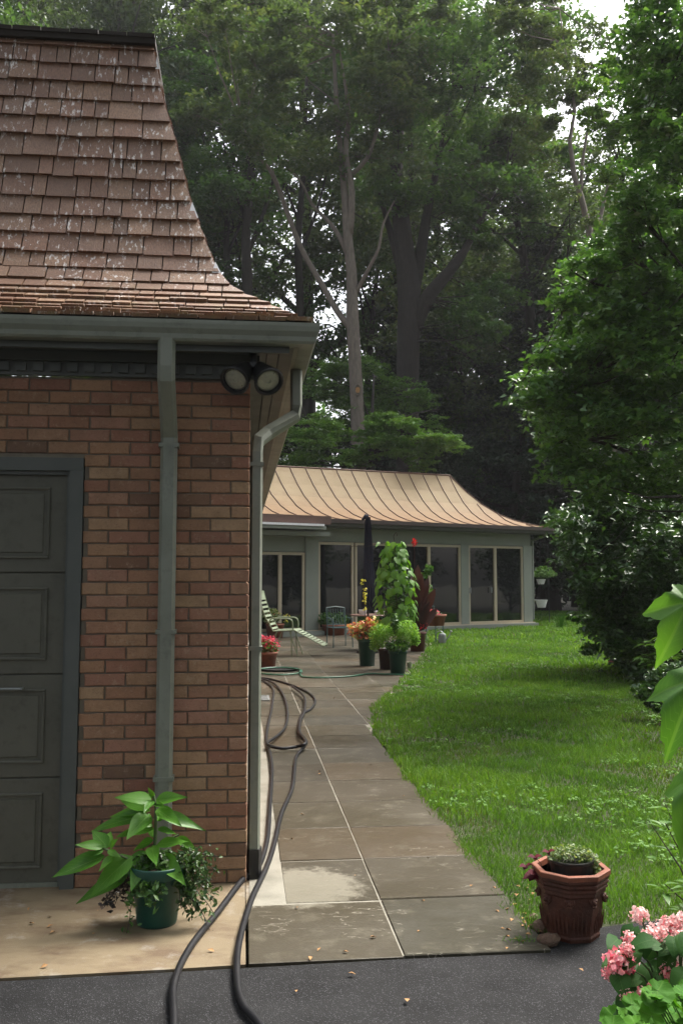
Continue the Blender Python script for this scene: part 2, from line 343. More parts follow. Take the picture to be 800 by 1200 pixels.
m, nt, b = newmat('dark_glass'); b.inputs['Base Color'].default_value = (.006, .008, .009, 1); b.inputs['Roughness'].default_value = .03; b.inputs['IOR'].default_value = 1.7
bump(nt, b, noise(nt, pos(nt), .9, 2), .08, .03); M['glass'] = m
M['terracotta'] = simple('terracotta', (.24, .072, .034), .65, (.10, .04, .024), 9, 90, .5, .004, dirt=.5)
M['oldterra'] = simple('weathered_terracotta', (.105, .032, .017), .62, (.035, .015, .010), 8, 70, .7, .006, dirt=.9)
M['greenpot'] = simple('green_plastic_pot', (.012, .07, .05), .42, (.01, .05, .04), 6, 60, .08)
M['darkpot'] = simple('dark_pot', (.03, .018, .015), .5)
M['navy'] = simple('navy_canvas', (.012, .013, .028), .85, (.02, .02, .04), 6, 120, .4)
M['teal'] = simple('teal_metal', (.05, .10, .10), .5)
M['strap'] = simple('pale_strap', (.24, .29, .19), .6, (.15, .19, .12), 8)
M['steel'] = simple('grey_steel', (.3, .32, .32), .4, metallic=.5)
M['rock'] = simple('rock', (.14, .085, .055), .85, (.07, .045, .032), 12, 50, .8, .02)
M['litter'] = simple('dry_leaf', (.36, .2, .08), .8, (.2, .09, .03), 30)
M['wood'] = simple('table_wood', (.12, .06, .04), .5)

# ---------------- foliage generators ----------------
def leaf_arrays(C, Nn, D, size, asp, var, name, m, fold=.12):
    n = len(C); Nn = Nn/np.linalg.norm(Nn, axis=1, keepdims=True)
    D = D - Nn*np.sum(D*Nn, axis=1, keepdims=True); D /= np.linalg.norm(D, axis=1, keepdims=True)+1e-9
    Sd = np.cross(Nn, D); s = size[:, None]
    V = np.empty((n, 4, 3), np.float32)
    V[:, 0] = C - D*s*.5; V[:, 2] = C + D*s*.5 - Nn*s*fold*.8
    V[:, 1] = C - D*s*.06 + Sd*s*asp*.5 + Nn*s*fold; V[:, 3] = C - D*s*.06 - Sd*s*asp*.5 + Nn*s*fold
    me = bpy.data.meshes.new(name); me.vertices.add(4*n); me.vertices.foreach_set('co', V.ravel())
    me.loops.add(6*n); base = np.arange(n)[:, None]*4
    me.loops.foreach_set('vertex_index', (base+np.array([0, 3, 2, 0, 2, 1])).ravel().astype(np.int32))
    me.polygons.add(2*n); me.polygons.foreach_set('loop_start', (np.arange(2*n)*3).astype(np.int32))
    me.update(calc_edges=True)
    at_ = me.attributes.new('var', 'FLOAT', 'POINT'); at_.data.foreach_set('value', np.repeat(var, 4).astype(np.float32))
    me.materials.append(m); return me
def cloud(blobs, off=(0, 0, 0), rng=RNG, shell=.33, sub=0, subr=.35):
    """leaf centres in ellipsoids: (x, y, z, rx, ry, rz, n); sub > 0 gathers them in that many tufts"""
    out = []; vr = []
    for (x, y, z, rx, ry, rz, n) in blobs:
        n = int(n); d = rng.normal(size=(n, 3)); d /= np.linalg.norm(d, axis=1, keepdims=True)
        rad = rng.random(n)**abs(shell)
        if sub:
            k = max(3, int(sub)); dc = rng.normal(size=(k, 3)); dc /= np.linalg.norm(dc, axis=1, keepdims=True); dc *= (rng.random(k)**shell)[:, None]
            vk = rng.random(k); idx = rng.integers(0, k, n)
            P = dc[idx] + rng.normal(size=(n, 3))*subr*np.array([.55, .55, .32]); vv = vk[idx]*.5+rng.random(n)*.5
        else:
            P = (d*rad[:, None] if shell > 0 else rng.normal(size=(n, 3))*-shell); vv = rng.random(n)
        out.append(P*np.array([rx, ry, rz])+np.array([x, y, z])); vr.append(vv)
    return np.concatenate(out)-np.array(off)[None, :], np.concatenate(vr)
def foliage(name, m, blobs, size, asp=.55, up=.6, off=(0, 0, 0), parent=None, rng=RNG, shell=.33, sub=0, subr=.35, hang=.25, szv=.35, kind=None):
    C, var = cloud(blobs, off, rng, shell, sub, subr); n = len(C)
    Nn = rng.normal(size=(n, 3))*.75; Nn[:, 2] = np.abs(Nn[:, 2])+up
    D = rng.normal(size=(n, 3)); D[:, 2] -= hang
    me = leaf_arrays(C, Nn, D, size*(1-szv+2*szv*rng.random(n)), asp, var, name, m)
    o = link(name, me, None, parent)
    if kind: o['kind'] = kind
    return o
def leafmesh(L=1.0, W=.45, kind='ovate', droop=.25, fold=.12, n=7, wave=.0, cols=3, seed=0):
    """one leaf along +x from the origin, face up +z, unit uv"""
    rr = random.Random(seed); vs = []; uv = []; nc = cols
    for i in range(n+1):
        t = i/n
        if kind == 'ovate': wd = math.sin(math.pi*min(1, t**.72))**.9*(1-.45*t*t)
        elif kind == 'heart': wd = (math.sin(math.pi*(t**.5))**.7) if t > 0 else .35
        elif kind == 'blade': wd = math.sin(math.pi*t**.8)**.6
        elif kind == 'lobed': wd = (math.sin(math.pi*min(1, t**.6))**.7)*(.72+.38*abs(math.sin(t*math.pi*2.6)))
        x = t*L; z = -droop*L*t*t; ph = rr.random()*6
        for k in range(nc):
            s = 2*k/(nc-1)-1; w_ = s*wd*W/2
            back = -.16*L*abs(s)**2 if kind == 'heart' and i == 0 else 0
            vs.append((x+back+(.05*L*abs(s) if kind == 'lobed' else 0), w_, z + fold*abs(w_)*1.6 + wave*L*math.sin(t*9+s*2+seed)*abs(s))); uv.append((k/(nc-1), t))
    fs = [(i*nc+k, i*nc+k+1, (i+1)*nc+k+1, (i+1)*nc+k) for i in range(n) for k in range(nc-1)]
    me = bpy.data.meshes.new('leaf'); me.from_pydata(vs, [], [f[::-1] for f in fs]); me.update()
    ul = me.uv_layers.new(name='UVMap')
    for lp in me.loops: ul.data[lp.index].uv = uv[lp.vertex_index]
    me.polygons.foreach_set('use_smooth', [True]*len(me.polygons)); return me
def palmleaf(seed, lobes=5, deep=.38):
    """palmate leaf: petiole joint at the origin, middle lobe along +x, blade pleated along its lobes"""
    rr = random.Random(seed); nA = 61; vs = [(0, 0, 0)]; uv = [(.5, 0)]; rings = (.3, .6, .85, 1.0)
    ax = [(-2.15, .46), (-1.12, .78), (0, 1.0), (1.08, .8), (2.15, .46)]; ax = [(a+rr.uniform(-.08, .08), l*rr.uniform(.9, 1.08)) for a, l in ax]
    def rad(a):
        best = .16
        for (c_, l) in ax:
            d = abs(a-c_)/.62; best = max(best, l*(1-deep*min(d, 1.6)**.8*1.15) if d < 1.6 else .16)
        return best*(1+.035*math.sin(a*23+seed)+.02*math.sin(a*41))
    for r_ in rings:
        for i in range(nA):
            a = -2.75+5.5*i/(nA-1); r = rad(a)*r_; dd = min(abs(a-c_) for c_, l in ax)
            z = -.42*r*r - .20*r*(1-min(1, dd/.5)) + .05*math.sin(a*3+seed)*r
            vs.append((r*math.cos(a), r*math.sin(a), z)); uv.append((.5+(dd/.9)*r_*.5, r_))
    fs = [(0, 1+i, 2+i) for i in range(nA-1)]
    for k in range(len(rings)-1):
        for i in range(nA-1): fs.append((1+k*nA+i, 1+(k+1)*nA+i, 2+(k+1)*nA+i, 2+k*nA+i))
    me = bpy.data.meshes.new('leaf'); me.from_pydata(vs, [], fs); me.update(); ul = me.uv_layers.new(name='UVMap')
    for lp in me.loops: ul.data[lp.index].uv = uv[lp.vertex_index]
    me.polygons.foreach_set('use_smooth', [True]*len(me.polygons)); return me
def place_leaf(me, base, tip, up=(0, 0, 1), m=None, parent=None, width=None, name='leaf'):
    base, tip = Vector(base), Vector(tip); d = tip-base; L = d.length; x = d.normalized()
    up = Vector(up); z = (up - x*up.dot(x)); z = z.normalized() if z.length > 1e-4 else x.orthogonal(); y = z.cross(x)
    if m and not me.materials: me.materials.append(m)
    o = bpy.data.objects.new(name, me); COL.objects.link(o); o.parent = parent
    wv = L if width is None else width
    o.matrix_local = Matrix.Translation(base-woff(parent)) @ Matrix((x, y, z)).transposed().to_4x4() @ Matrix.Diagonal((L, wv, L, 1))
    return o
# ---------------- the ground ----------------
TH = R(6.04); HO = Vector((-.497, 5.003, 0))
fd = Vector((math.cos(TH), math.sin(TH), 0)); sdv = Vector((-math.sin(TH), math.cos(TH), 0))
def HW(u, v, z=0): return HO + fd*u + sdv*v + Vector((0, 0, z))
def sheet(name, pts, z, m, thick=0, kind='structure', parent=None):
    b = MB(); n = len(pts); vs = [(p[0], p[1], z) for p in pts]
    if thick:
        vs += [(p[0], p[1], z-thick) for p in pts]
        b.add(vs, [tuple(range(n)), tuple(range(2*n-1, n-1, -1))]+[(i, i+n, (i+1) % n+n, (i+1) % n) for i in range(n)])
    else: b.add(vs, [tuple(range(n))])
    o = b.build(name, m, parent)
    if kind: o['kind'] = kind
    return o
sheet('ground', [(-110, -60), (110, -60), (110, 150), (-110, 150)], -.05, M['forestfloor'])
sheet('driveway', [(-9, -12), (6.5, -12), (6.5, 4.9), (2.4, 4.75), (1.35, 4.45), (1.02, 4.36)] + [tuple(HW(u, v)[:2]) for u, v in ((1.29, -.7), (1.285, -1.03), (.65, -1.03), (-.3, -1.06), (-8.5, -1.25))], +.006, M['asphalt'], .05)
lawnpoly = [HW(1.29, -.95), HW(1.3, 2), HW(1.32, 4.6), HW(1.55, 6.2), HW(2.7, 10.2), HW(4.1, 15.5), HW(4.6, 18.5), HW(4.9, 20.6),
            Vector((2.6, 27.3, 0)), Vector((6.8, 30.0, 0)), Vector((5.2, 34, 0)), Vector((8, 43, 0)), Vector((20, 40, 0)), Vector((14, 24, 0)), Vector((9, 12, 0)), Vector((6, 4.9, 0)), Vector((2.4, 4.75, 0)), Vector((1.35, 4.45, 0)), Vector((1.02, 4.36, 0))]
sheet('lawn', [p[:2] for p in lawnpoly], .004, M['lawn'])
sheet('garden_bed', [(3.2, 6.5), (9, 6.5), (12, 12), (14, 22), (9.5, 22), (6.3, 16), (4.4, 10.5)], .012, M['soil'])
sheet('flower_bed', [(1.30, 3.45), (1.36, 3.2), (2.6, 3.1), (3.0, 4.95), (1.9, 4.68), (1.42, 4.3)], .03, M['soil'], .06)
# concrete apron before the garage, split by a control joint
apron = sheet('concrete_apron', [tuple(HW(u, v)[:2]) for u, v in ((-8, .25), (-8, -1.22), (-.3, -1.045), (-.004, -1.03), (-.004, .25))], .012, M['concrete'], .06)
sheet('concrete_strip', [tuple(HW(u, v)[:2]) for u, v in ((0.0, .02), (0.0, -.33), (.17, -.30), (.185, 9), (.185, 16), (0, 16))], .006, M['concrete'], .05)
def edge_u(v):                                   # where the lawn starts across the paving
    E_ = [(-2, 1.3), (4.6, 1.32), (6.2, 1.55), (10.2, 2.7), (15.5, 4.1), (18.5, 4.6), (20.6, 4.95), (26, 6)]
    for (a, b_), (c, d_) in zip(E_, E_[1:]):
        if a <= v <= c: return b_+(d_-b_)*(v-a)/(c-a)
    return 6
# path bed and flagstones
bed = sheet('path', [tuple(HW(u, v)[:2]) for u, v in ((.02, -1.012), (1.27, -1.012), (1.29, 4.6), (1.42, 5.2), (1.62, 6.2), (2.78, 10.2), (4.18, 15.5), (4.68, 18.5), (5.0, 20.6), (5.6, 22.2), (2.5, 21.4), (-.2, 19.5), (0, 16))], .0105, M['joint'], .05)
fm = {}
rs = random.Random(3); ns = 0; stones = []
def stone(u0, u1, v0, v1, th=.02, z=None):
    global ns
    b = MB(); j = .0035; jv = .0075; z0 = .014 + rs.uniform(-.002, .003)
    e = [rs.uniform(-.003, .003) for _ in range(8)]; q = .0035
    def ring(i, z): return [HW(u0+j+i+e[0]*.5, v0+jv+i+e[1], z), HW(u1-j-i+e[2]*.5, v0+jv+i+e[3], z), HW(u1-j-i+e[4]*.5, v1-jv-i+e[5], z), HW(u0+j+i+e[6]*.5, v1-jv-i+e[7], z)]
    t = rs.uniform(-.002, .002)
    b.add(ring(0, -.01)+ring(0, z0-.003)+ring(q, z0+t), [(0, 1, 5, 4), (1, 2, 6, 5), (2, 3, 7, 6), (3, 0, 4, 7), (4, 5, 9, 8), (5, 6, 10, 9), (6, 7, 11, 10), (7, 4, 8, 11), (8, 9, 10, 11)])
    b.build('flagstone', M['slab'], bed); ns += 1
v = -1.03; row = 0
while v < 19.5:
    d = .665 + rs.uniform(-.02, .02) if row else .69
    left = 0.005 if v < -.4 else .19
    stone(left, .655, v, v+d)
    stone(.655, 1.29 if v < 4.5 else 1.33, v, v+d)
    if v > 4.3:
        u = 1.33; k = 0
        vv = v
        lim = 1.6+(v-4.7)*.27+.5
        while u < lim and u < 5.6:
            wd = rs.choice([.62, .66, .93]) if v < 13 else rs.choice([.93, 1.0]); 
            
            if u < edge_u(v+d/2)-.08: stone(u, min(u+wd, edge_u(v+d/2)+.12), vv, vv+d)
            u += wd
    v += d; row += 1
while v < 24:
    u = -.1
    vmax = 19.0 + (u*.95)
    while u < 5.6:
        wd = .98
        if v < 19.6 + u*.62 + .3 and ns < 296 and u < edge_u(v)-.1: stone(u, min(u+wd, edge_u(v)+.12), v, v+.9)
        u += wd
    v += .9
# drain grate beside the wall
dg = empty('drain_grate', HW(.09, 7.3, .008), TH, 'grey metal drain cover set in the concrete strip at the foot of the house wall', 'drain cover')
b = MB(); b.box(-.085, .24, -.24, -.21, 0, .02).box(-.085, .24, .21, .24, 0, .02).box(-.085, -.06, -.21, .21, 0, .02).box(.215, .24, -.21, .21, 0, .02); b.build('frame', M['steel'], dg)
b = MB()
for i in range(9): b.box(-.06, .215, -.2+i*.046, -.17+i*.046, 0.001, .016)
b.build('grille', M['steel'], dg)

# ---------------- the near brick house with garage ----------------
hs = empty('brick_house', HO, TH, 'brown brick house with garage door and steep cedar shingle roof, filling the left side', 'house')
UL = -4.2; VB = 16.0; WT = 2.66; DO, DI, DT = -.872, -.942, 2.225
wall = MB().box(UL, DO-.0, .012, .22, 0, .0)   # dummy start
wall = MB()
wall.box(DO+.005, 0-.012, .012, .25, -.03, WT).box(UL+.012, -3.36, .012, .25, -.03, WT).box(-3.36, DO+.005, .012, .25, DT, WT)
wall.box(-.25, -.012, .25, VB, -.03, WT).box(UL+.012, UL+.25, .25, VB, -.03, WT).box(UL+.25, -.25, VB-.25, VB, -.03, WT)
wo = wall.build('wall', M['mortar'], hs)
def brickmesh(L):
    # worn brick: a loop of edge points, each a little off true, chamfered to the face
    q = random.Random(int(L*1e4)+brickmesh.k); brickmesh.k += 1; n = 6; o_ = []; H_ = .0605
    for i in range(n): o_.append((L*i/n, 0))
    o_ += [(L, 0), (L, H_*.5)]
    for i in range(n): o_.append((L-L*i/n, H_))
    o_ += [(0, H_), (0, H_*.5)]
    o_ = [(x+q.uniform(-.0012, .0012), z+q.uniform(-.0014, .0014)) for x, z in o_]; m_ = len(o_); cx_, cz_ = L/2, H_/2
    def ins(p, d): return (p[0]+(d if p[0] < cx_ else -d)*(1 if abs(p[0]-cx_) > L*.45 else 0), p[1]+(d if p[1] < cz_-.001 else (-d if p[1] > cz_+.001 else 0)))
    vs = [(x, .09, z) for x, z in o_]+[(x, .005, z) for x, z in o_]+[(ins(p, .004)[0], q.uniform(-.0008, .0012), ins(p, .004)[1]) for p in o_]
    fs = [(k*m_+i, (k+1)*m_+i, (k+1)*m_+(i+1) % m_, k*m_+(i+1) % m_) for k in (0, 1) for i in range(m_)]+[tuple(range(2*m_, 3*m_))]
    fs = [f[::-1] if len(f) == 4 else f for f in fs]
    return MB().add(vs, fs).mesh('brick')
brickmesh.k = 0
BF = [brickmesh(.2065), brickmesh(.2065), brickmesh(.0985), brickmesh(.2065)]
for me_ in BF: me_.materials.append(M['brick'])
mod = .2135; ch = .0677; cnt = 0; rest = MB(); rb = random.Random(5)
for c in range(39):
    z = .014 + c*ch
    x = 0.0
    first = .2035 if c % 2 else .0955
    x0 = -first; L = first
    while x0 > UL+.1:
        inopen = z < DT-.02 and x0 < DO-.01
        if inopen:
            cut = x0+L - DO
            if cut > .05:
                me_ = BF[0]; o = bpy.data.objects.new('brick', me_); COL.objects.link(o); o.parent = wo
                o.location = (DO+.002, rb.uniform(-.002, .002), z); o.scale = ((cut-.002)/.2035, 1, 1); cnt += 1
            # skip over the opening
            if x0 > -3.4: x0 -= mod; L = .2035; continue
        if x0 > -1.75 or False:
            me_ = BF[2] if L < .1 else BF[rb.choice((0, 1, 3))]
            o = bpy.data.objects.new('brick', me_); COL.objects.link(o); o.parent = wo
            o.location = (x0+rb.uniform(-.0015, .0015), rb.uniform(-.0025, .002), z+rb.uniform(-.001, .001)); cnt += 1
        else: rest.box(x0, x0+.2035, 0, .09, z, z+.0575)
        x0 -= mod; L = .2035
    # side wall faces the path: too oblique to see, one mass of real bricks
    y = .09+.01 if c % 2 == 0 else .2135-.1035+.1
    y = .1 if c % 2 else .215
    while y < VB-.2: rest.box(-.09, 0, y, y+.2035, z, z+.0575); y += mod
rest.build('brick_courses', M['brick'], wo, kind='stuff')
# frieze with dentils under the eave
b = MB().box(UL, .024, -.024, .012, WT+.002, WT+.13).box(.0, .024, .012, VB, WT+.002, WT+.13); b.build('frieze_board', M['trim'], hs)
dm = MB().box(0, .052, -.05, -.024, 0, .045).mesh('dentil'); dm.materials.append(M['trim'])
x = -.03
while x > -1.75:
    o = link('dentil', dm, None, hs, (x-.052, 0, WT+.02)); x -= .088
b = MB().box(UL, .05, -.062, -.024, WT+.075, WT+.128); b.build('moulding', M['trim'], hs)
# soffit: boards with dark vent slots
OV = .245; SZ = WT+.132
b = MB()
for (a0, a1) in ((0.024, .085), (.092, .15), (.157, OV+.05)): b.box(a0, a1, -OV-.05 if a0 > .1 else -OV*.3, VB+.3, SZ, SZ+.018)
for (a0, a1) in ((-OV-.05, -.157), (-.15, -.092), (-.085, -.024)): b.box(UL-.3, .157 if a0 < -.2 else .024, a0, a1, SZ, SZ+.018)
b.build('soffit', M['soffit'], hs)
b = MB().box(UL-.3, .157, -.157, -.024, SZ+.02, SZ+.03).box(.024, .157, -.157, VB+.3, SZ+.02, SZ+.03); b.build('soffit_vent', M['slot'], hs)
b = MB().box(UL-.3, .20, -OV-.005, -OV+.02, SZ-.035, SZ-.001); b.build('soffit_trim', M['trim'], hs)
# gutters: K profile swept along front and side with mitred corner
def gutter(prof, path, name):
    # prof: (out, z); path: corner handled by adding out to both axes
    b = MB(); n = len(prof); vs = []
    for (px, py, ox, oy) in path:
        for (o_, z) in prof: vs.append((px+ox*o_, py+oy*o_, z))
    fs = []
    for i in range(len(path)-1):
        for k in range(n-1): fs.append((i*n+k, i*n+k+1, (i+1)*n+k+1, (i+1)*n+k))
    b.add(vs, fs); return b
GZ = 2.79
prof = [(-.10, GZ+.10), (-.10, GZ), (-.03, GZ), (-.02, GZ+.012), (-.018, GZ+.035), (-.004, GZ+.06), (0, GZ+.085), (0, GZ+.104), (-.008, GZ+.106), (-.012, GZ+.10), (-.016, GZ+.06), (-.03, GZ+.03), (-.09, GZ+.008), (-.092, GZ+.10), (-.10, GZ+.10)]
OG = .352
gutter(prof, [(UL-.3, -OG, 0, -1), (OG, -OG, 1, -1)], 'g').build('gutter', M['greypaint'], hs)
gutter(prof, [(OG, -OG, 1, -1), (OG, VB+.3, 1, 0)], 'g').build('gutter', M['greypaint'], hs)
b = MB().box(UL-.3, OG-.1, -OG+.102, -OG+.125, GZ-.0, GZ+.12).box(OG-.125, OG-.102, -OG+.102, VB+.3, GZ, GZ+.12); b.build('fascia', M['greypaint'], hs)
b = MB().add([(OG-.06, -OG-.003, GZ+.01), (OG-.03, -OG-.003, GZ+.01), (OG-.0, -OG-.003, GZ+.1), (OG-.02, -OG-.003, GZ+.1)], [(0, 1, 2, 3)])
# mansard roof with flared foot: profile (inset q from the wall line, z)
RP = [(-.31, 2.905), (-.206, 2.962), (-.1, 3.045), (.018, 3.125), (.10, 3.185), (.155, 3.25), (.20, 3.33), (.239, 3.432), (.363, 3.781), (.46, 4.188), (.549, 4.498), (.625, 4.895)]
RPv = [Vector((0, q, z)) for q, z in RP]
cum = [0]
for a_, b_ in zip(RPv, RPv[1:]): cum.append(cum[-1]+(b_-a_).length)
def prof_at(s):
    s = max(0, min(cum[-1]-1e-6, s)); i = max(k for k in range(len(cum)-1) if cum[k] <= s)
    t = (s-cum[i])/(cum[i+1]-cum[i]); p_ = RPv[i].lerp(RPv[i+1], t); return p_.y, p_.z
roof = MB()
vs = []; n = len(RP)
for (q, z) in RP:
    vs += [(UL-.3+max(q, 0)*0, q, z-.02), (-q, q, z-.02), (-q, VB, z-.02)]
fs = []
for i in range(n-1):
    a0 = i*3; b0 = (i+1)*3; fs += [(a0, a0+1, b0+1, b0), (a0+1, a0+2, b0+2, b0+1)]
t3 = (n-1)*3; fs.append((t3, t3+1, t3+2)); roof.add(vs, fs)
ro = roof.build('roof', M['sheath'], hs)
from math import sqrt
cz = [2.905, 2.928, 2.952, 2.98, 3.01, 3.055, 3.10, 3.155, 3.225, 3.32, 3.425, 3.55, 3.67, 3.80, 3.94, 4.07, 4.215, 4.35, 4.485, 4.61, 4.74, 4.86]
def s_of_z(zz):
    for i in range(len(RP)-1):
        if RP[i][1] <= zz <= RP[i+1][1]: return cum[i]+(cum[i+1]-cum[i])*(zz-RP[i][1])/(RP[i+1][1]-RP[i][1])
    return cum[-1]
rr = random.Random(11); nsh = 0; sidesh = MB()
sc_ = [s_of_z(z) for z in cz] + [cum[-1]]
for k in range(len(sc_)-1):
    s0, s1 = sc_[k], min(cum[-1], sc_[k+1]+ (sc_[k+1]-sc_[k])*.25)
    q0, z0 = prof_at(s0-.012 if k else 0); q1, z1 = prof_at(s1)
    q0 -= 0.0
    tv = Vector((0, q1-q0, z1-z0)).normalized(); nv = Vector((0, -tv.z, tv.y)); nv = nv if nv.y < 0 or nv.z > 0 else -nv
    x = 0; xr = None
    x1 = -q0 + .012
    while x1 > -1.5:
        wd = rr.choice([.08, .10, .12, .14, .17, .20]); x0 = x1 - wd
        if x1 > -q0 - .0: x0 = x1 - max(wd, .12)
        lift = rr.uniform(.0, .004); th = rr.uniform(.015, .023); g = .0035; dz = rr.uniform(-.005, .005)
        xa0, xa1 = x0+g, x1-g
        # right edge follows the hip on the last shingle
        if x1 > -q0: xt1 = -q1+.012
        else: xt1 = min(xa1, -q1+.012)
        a_ = Vector((0, q0, z0)) + tv*dz; b_ = Vector((0, q1, z1))
        lo0, lo1 = a_ + nv*(.006+lift), a_ + nv*(.006+lift+th); hi0, hi1 = b_ + nv*.002, b_ + nv*(.006)
        bb = MB()
        def X(v_, xx): return (xx, v_.y, v_.z)
        bb.add([X(lo0, xa0), X(lo0, xa1), X(lo1, xa1), X(lo1, xa0), X(hi0, xa0), X(hi0, xt1), X(hi1, xt1), X(hi1, xa0)],
               [(3, 2, 1, 0), (0, 1, 5, 4), (1, 2, 6, 5), (2, 3, 7, 6), (3, 0, 4, 7), (4, 5, 6, 7)])
        bb.build('shingle', M['shingle'], ro); nsh += 1
        x1 = x0
        if nsh > 296: break
    # side slope
    y0 = q0
    while y0 < 12:
        wd = rr.choice([.11, .15, .2]); q = q0
        n2 = Vector((-nv.y, 0, nv.z)); t_ = rr.uniform(.011, .016)
        A = Vector((-q0, 0, z0)); B = Vector((-q1, 0, z1))
        l0, l1, h0, h1 = A+n2*.006, A+n2*(.008+t_), B+n2*.002, B+n2*.006
        ya0 = max(y0+.003, 0 if False else y0+.003); yt0 = max(ya0, q1-.012)
        def Y(v_, yy): return (v_.x, yy, v_.z)
        sidesh.add([Y(l0, ya0), Y(l0, y0+wd), Y(l1, y0+wd), Y(l1, ya0), Y(h0, yt0), Y(h0, max(y0+wd, yt0)), Y(h1, max(y0+wd, yt0)), Y(h1, yt0)],
                   [(3, 2, 1, 0), (0, 1, 5, 4), (1, 2, 6, 5), (2, 3, 7, 6), (3, 0, 4, 7), (4, 5, 6, 7)]); y0 += wd
sidesh.build('side_shingles', M['shingle'], ro, kind='stuff')
# ridge cap along the mansard top, metal slivers on the hip
b = MB().box(UL-.3, -.60, .585, .66, 4.895, 4.935).box(-.665, -.60, .66, VB, 4.895, 4.935)
xx = -.60
while xx > -2: b.box(xx-.17, xx-.004, .575, .66, 4.93, 4.952+random.uniform(0, .008)); xx -= .172
b.build('ridge_cap', M['sheath'], ro)
b = MB()
for zc, h_, w_ in ((3.68, .11, .05), (3.31, .075, .04), (3.17, .04, .05), (4.72, .09, .012)):
    q, _ = prof_at(s_of_z(zc)); q2, _ = prof_at(s_of_z(zc+h_))
    b.add([(-q-w_+.01, q-.026, zc), (-q+.022, q-.026, zc), (-q2+.02, q2-.026, zc+h_)], [(0, 1, 2)])
b.build('flashing', M['white'], ro)
# front downspout with elbows, side downspout
us = -.425
b = MB().rtube([(us, -.30, GZ+.02), (us, -.30, 2.66), (us, -.295, 2.60), (us, -.10, 2.40), (us, -.046, 2.33), (us, -.042, .02)], .044, .032)
ds = b.build('downspout', M['greypaint'], hs)
for z in (2.28, 1.3, .55): MB().box(us-.052, us+.052, -.078, 0, z, z+.022).build('strap', M['greypaint'], ds)
b = MB().rtube([(.268, .30, GZ+.02), (.268, .30, 2.58), (.262, .30, 2.52), (.10, .20, 2.40), (.047, .12, 2.345), (.040, .10, 2.28), (.040, .10, .12)], .034, .04, Vector((1, 0, 0)))
ds = b.build('downspout', M['greypaint'], hs)
b = MB().rtube([(.042, .10, .0), (.042, .10, .16)], .041, .048); b.build('drain_boot', M['black'], ds)
for z in (2.2, 1.2): MB().box(-.002, .078, .053, .147, z, z+.022).build('strap', M['greypaint'], ds)
b = MB().rtube([(.27, VB-.6, GZ+.02), (.27, VB-.6, 2.6), (.2, VB-.6, 2.5), (.05, VB-.6, 2.36), (.04, VB-.6, .1)], .034, .04); b.build('downspout', M['greypaint'], hs)
# garage door: frame and four sections of recessed panels
b = MB().box(DI, DO, -.012, .10, -.01, DT-.071).box(-3.36, -3.29, -.012, .10, -.01, DT-.07).box(-3.36, DO, -.012, .10, DT-.07, DT-.002)
b.build('door_frame', M['trim'], hs)
b = MB().box(-3.29, DI, .015, .03, DT-.09, DT-.071).box(DI-.016, DI-.0, .015, .03, 0.02, DT-.09); b.build('door_stop', M['trim'], hs)
gd = MB().box(-3.34, DI+.02, .062, .09, .02, DT-.05).build('garage_door', M['doorpaint'], hs)
dh = (DT-.08-.03)/4
for i in range(4):
    z0 = .03+i*dh
    b = MB().bbox(-3.3, DI+.005, .045, .062, z0+.003, z0+dh-.003, .004)
    sec = b.build('door_section', M['doorpaint'], gd)
    for j in range(4):
        a1 = DI-.105-j*.60; a0 = a1-.50
        zz0, zz1 = z0+.075, z0+dh-.075
        fr = MB()
        for (xa, xb, za, zb) in ((a0, a1, zz1-.014, zz1), (a0, a1, zz0, zz0+.014), (a0, a0+.014, zz0+.014, zz1-.014), (a1-.014, a1, zz0+.014, zz1-.014)): fr.bbox(xa, xb, .032, .046, za, zb, .004)
        fr.bbox(a0+.03, a1-.03, .038, .046, zz0+.03, zz1-.03, .006)
        fr.build('panel_moulding', M['doorpaint'], gd)
b = MB().box(-3.29, DI, .036, .062, .012, .034); b.build('bottom_seal', M['greypaint'], gd)
b = MB().tube([(-1.28, .03, 1.02), (-1.28, .0, 1.02), (-1.16, .0, 1.02), (-1.16, .03, 1.02)], .006, 6); b.build('handle', M['steel'], gd)

# twin floodlight under the eave corner
fl = empty('floodlight', HW(.015, -.16, SZ), TH, 'twin black floodlight with two clear round lamps under the brick house eave corner', 'floodlight')
b = MB().lathe([(.055, -.02), (.055, 0)], n=16).tube([(0, 0, -.02), (0, -.01, -.08)], .018, 10).box(-.05, .05, -.03, .02, -.10, -.075); b.build('mount', M['black'], fl)
for sx in (-1, 1):
    c0 = Vector((sx*.025, .02, -.085)); dr = Vector((sx*.36-.05, -.72, -.60)).normalized()
    b = MB(); ax = dr
    b.axial([(0, .03), (.02, .04), (.05, .046), (.10, .060), (.155, .073), (.175, .076), (.175, .068), (.158, .062)], c0, ax, 24)
    lh = b.build('lamp_housing', M['black'], fl, smooth=False)
    b = MB().axial([(.159, .0635), (.166, .055), (.171, .03), (.172, .012), (.166, .010)], c0, ax, 24); b.build('lens', M['lens'], lh)
    b = MB(); pc = c0+ax*.176; uu = ax.orthogonal().normalized(); vv2 = ax.cross(uu)
    b.tube([pc+(uu*math.cos(a)+vv2*math.sin(a))*.073 for a in [2*math.pi*i/24 for i in range(25)]], .008, 6, False); b.build('rim', M['black'], lh)
sf = empty('security_lamp', HW(.12, 14.6, SZ), TH, 'small dark bullet lamp with white tip at the far end of the brick house eave', 'lamp')
b = MB().tube([(0, 0, 0), (0, 0, -.07)], .03, 10).tube([(-.05, 0, -.12), (.02, 0, -.10), (.12, 0, -.06)], [.05, .07, .07], 12); b.build('housing', M['black'], sf)
b = MB().tube([(.12, 0, -.06), (.17, 0, -.04)], [.05, .02], 12); b.build('tip', M['white'], sf)

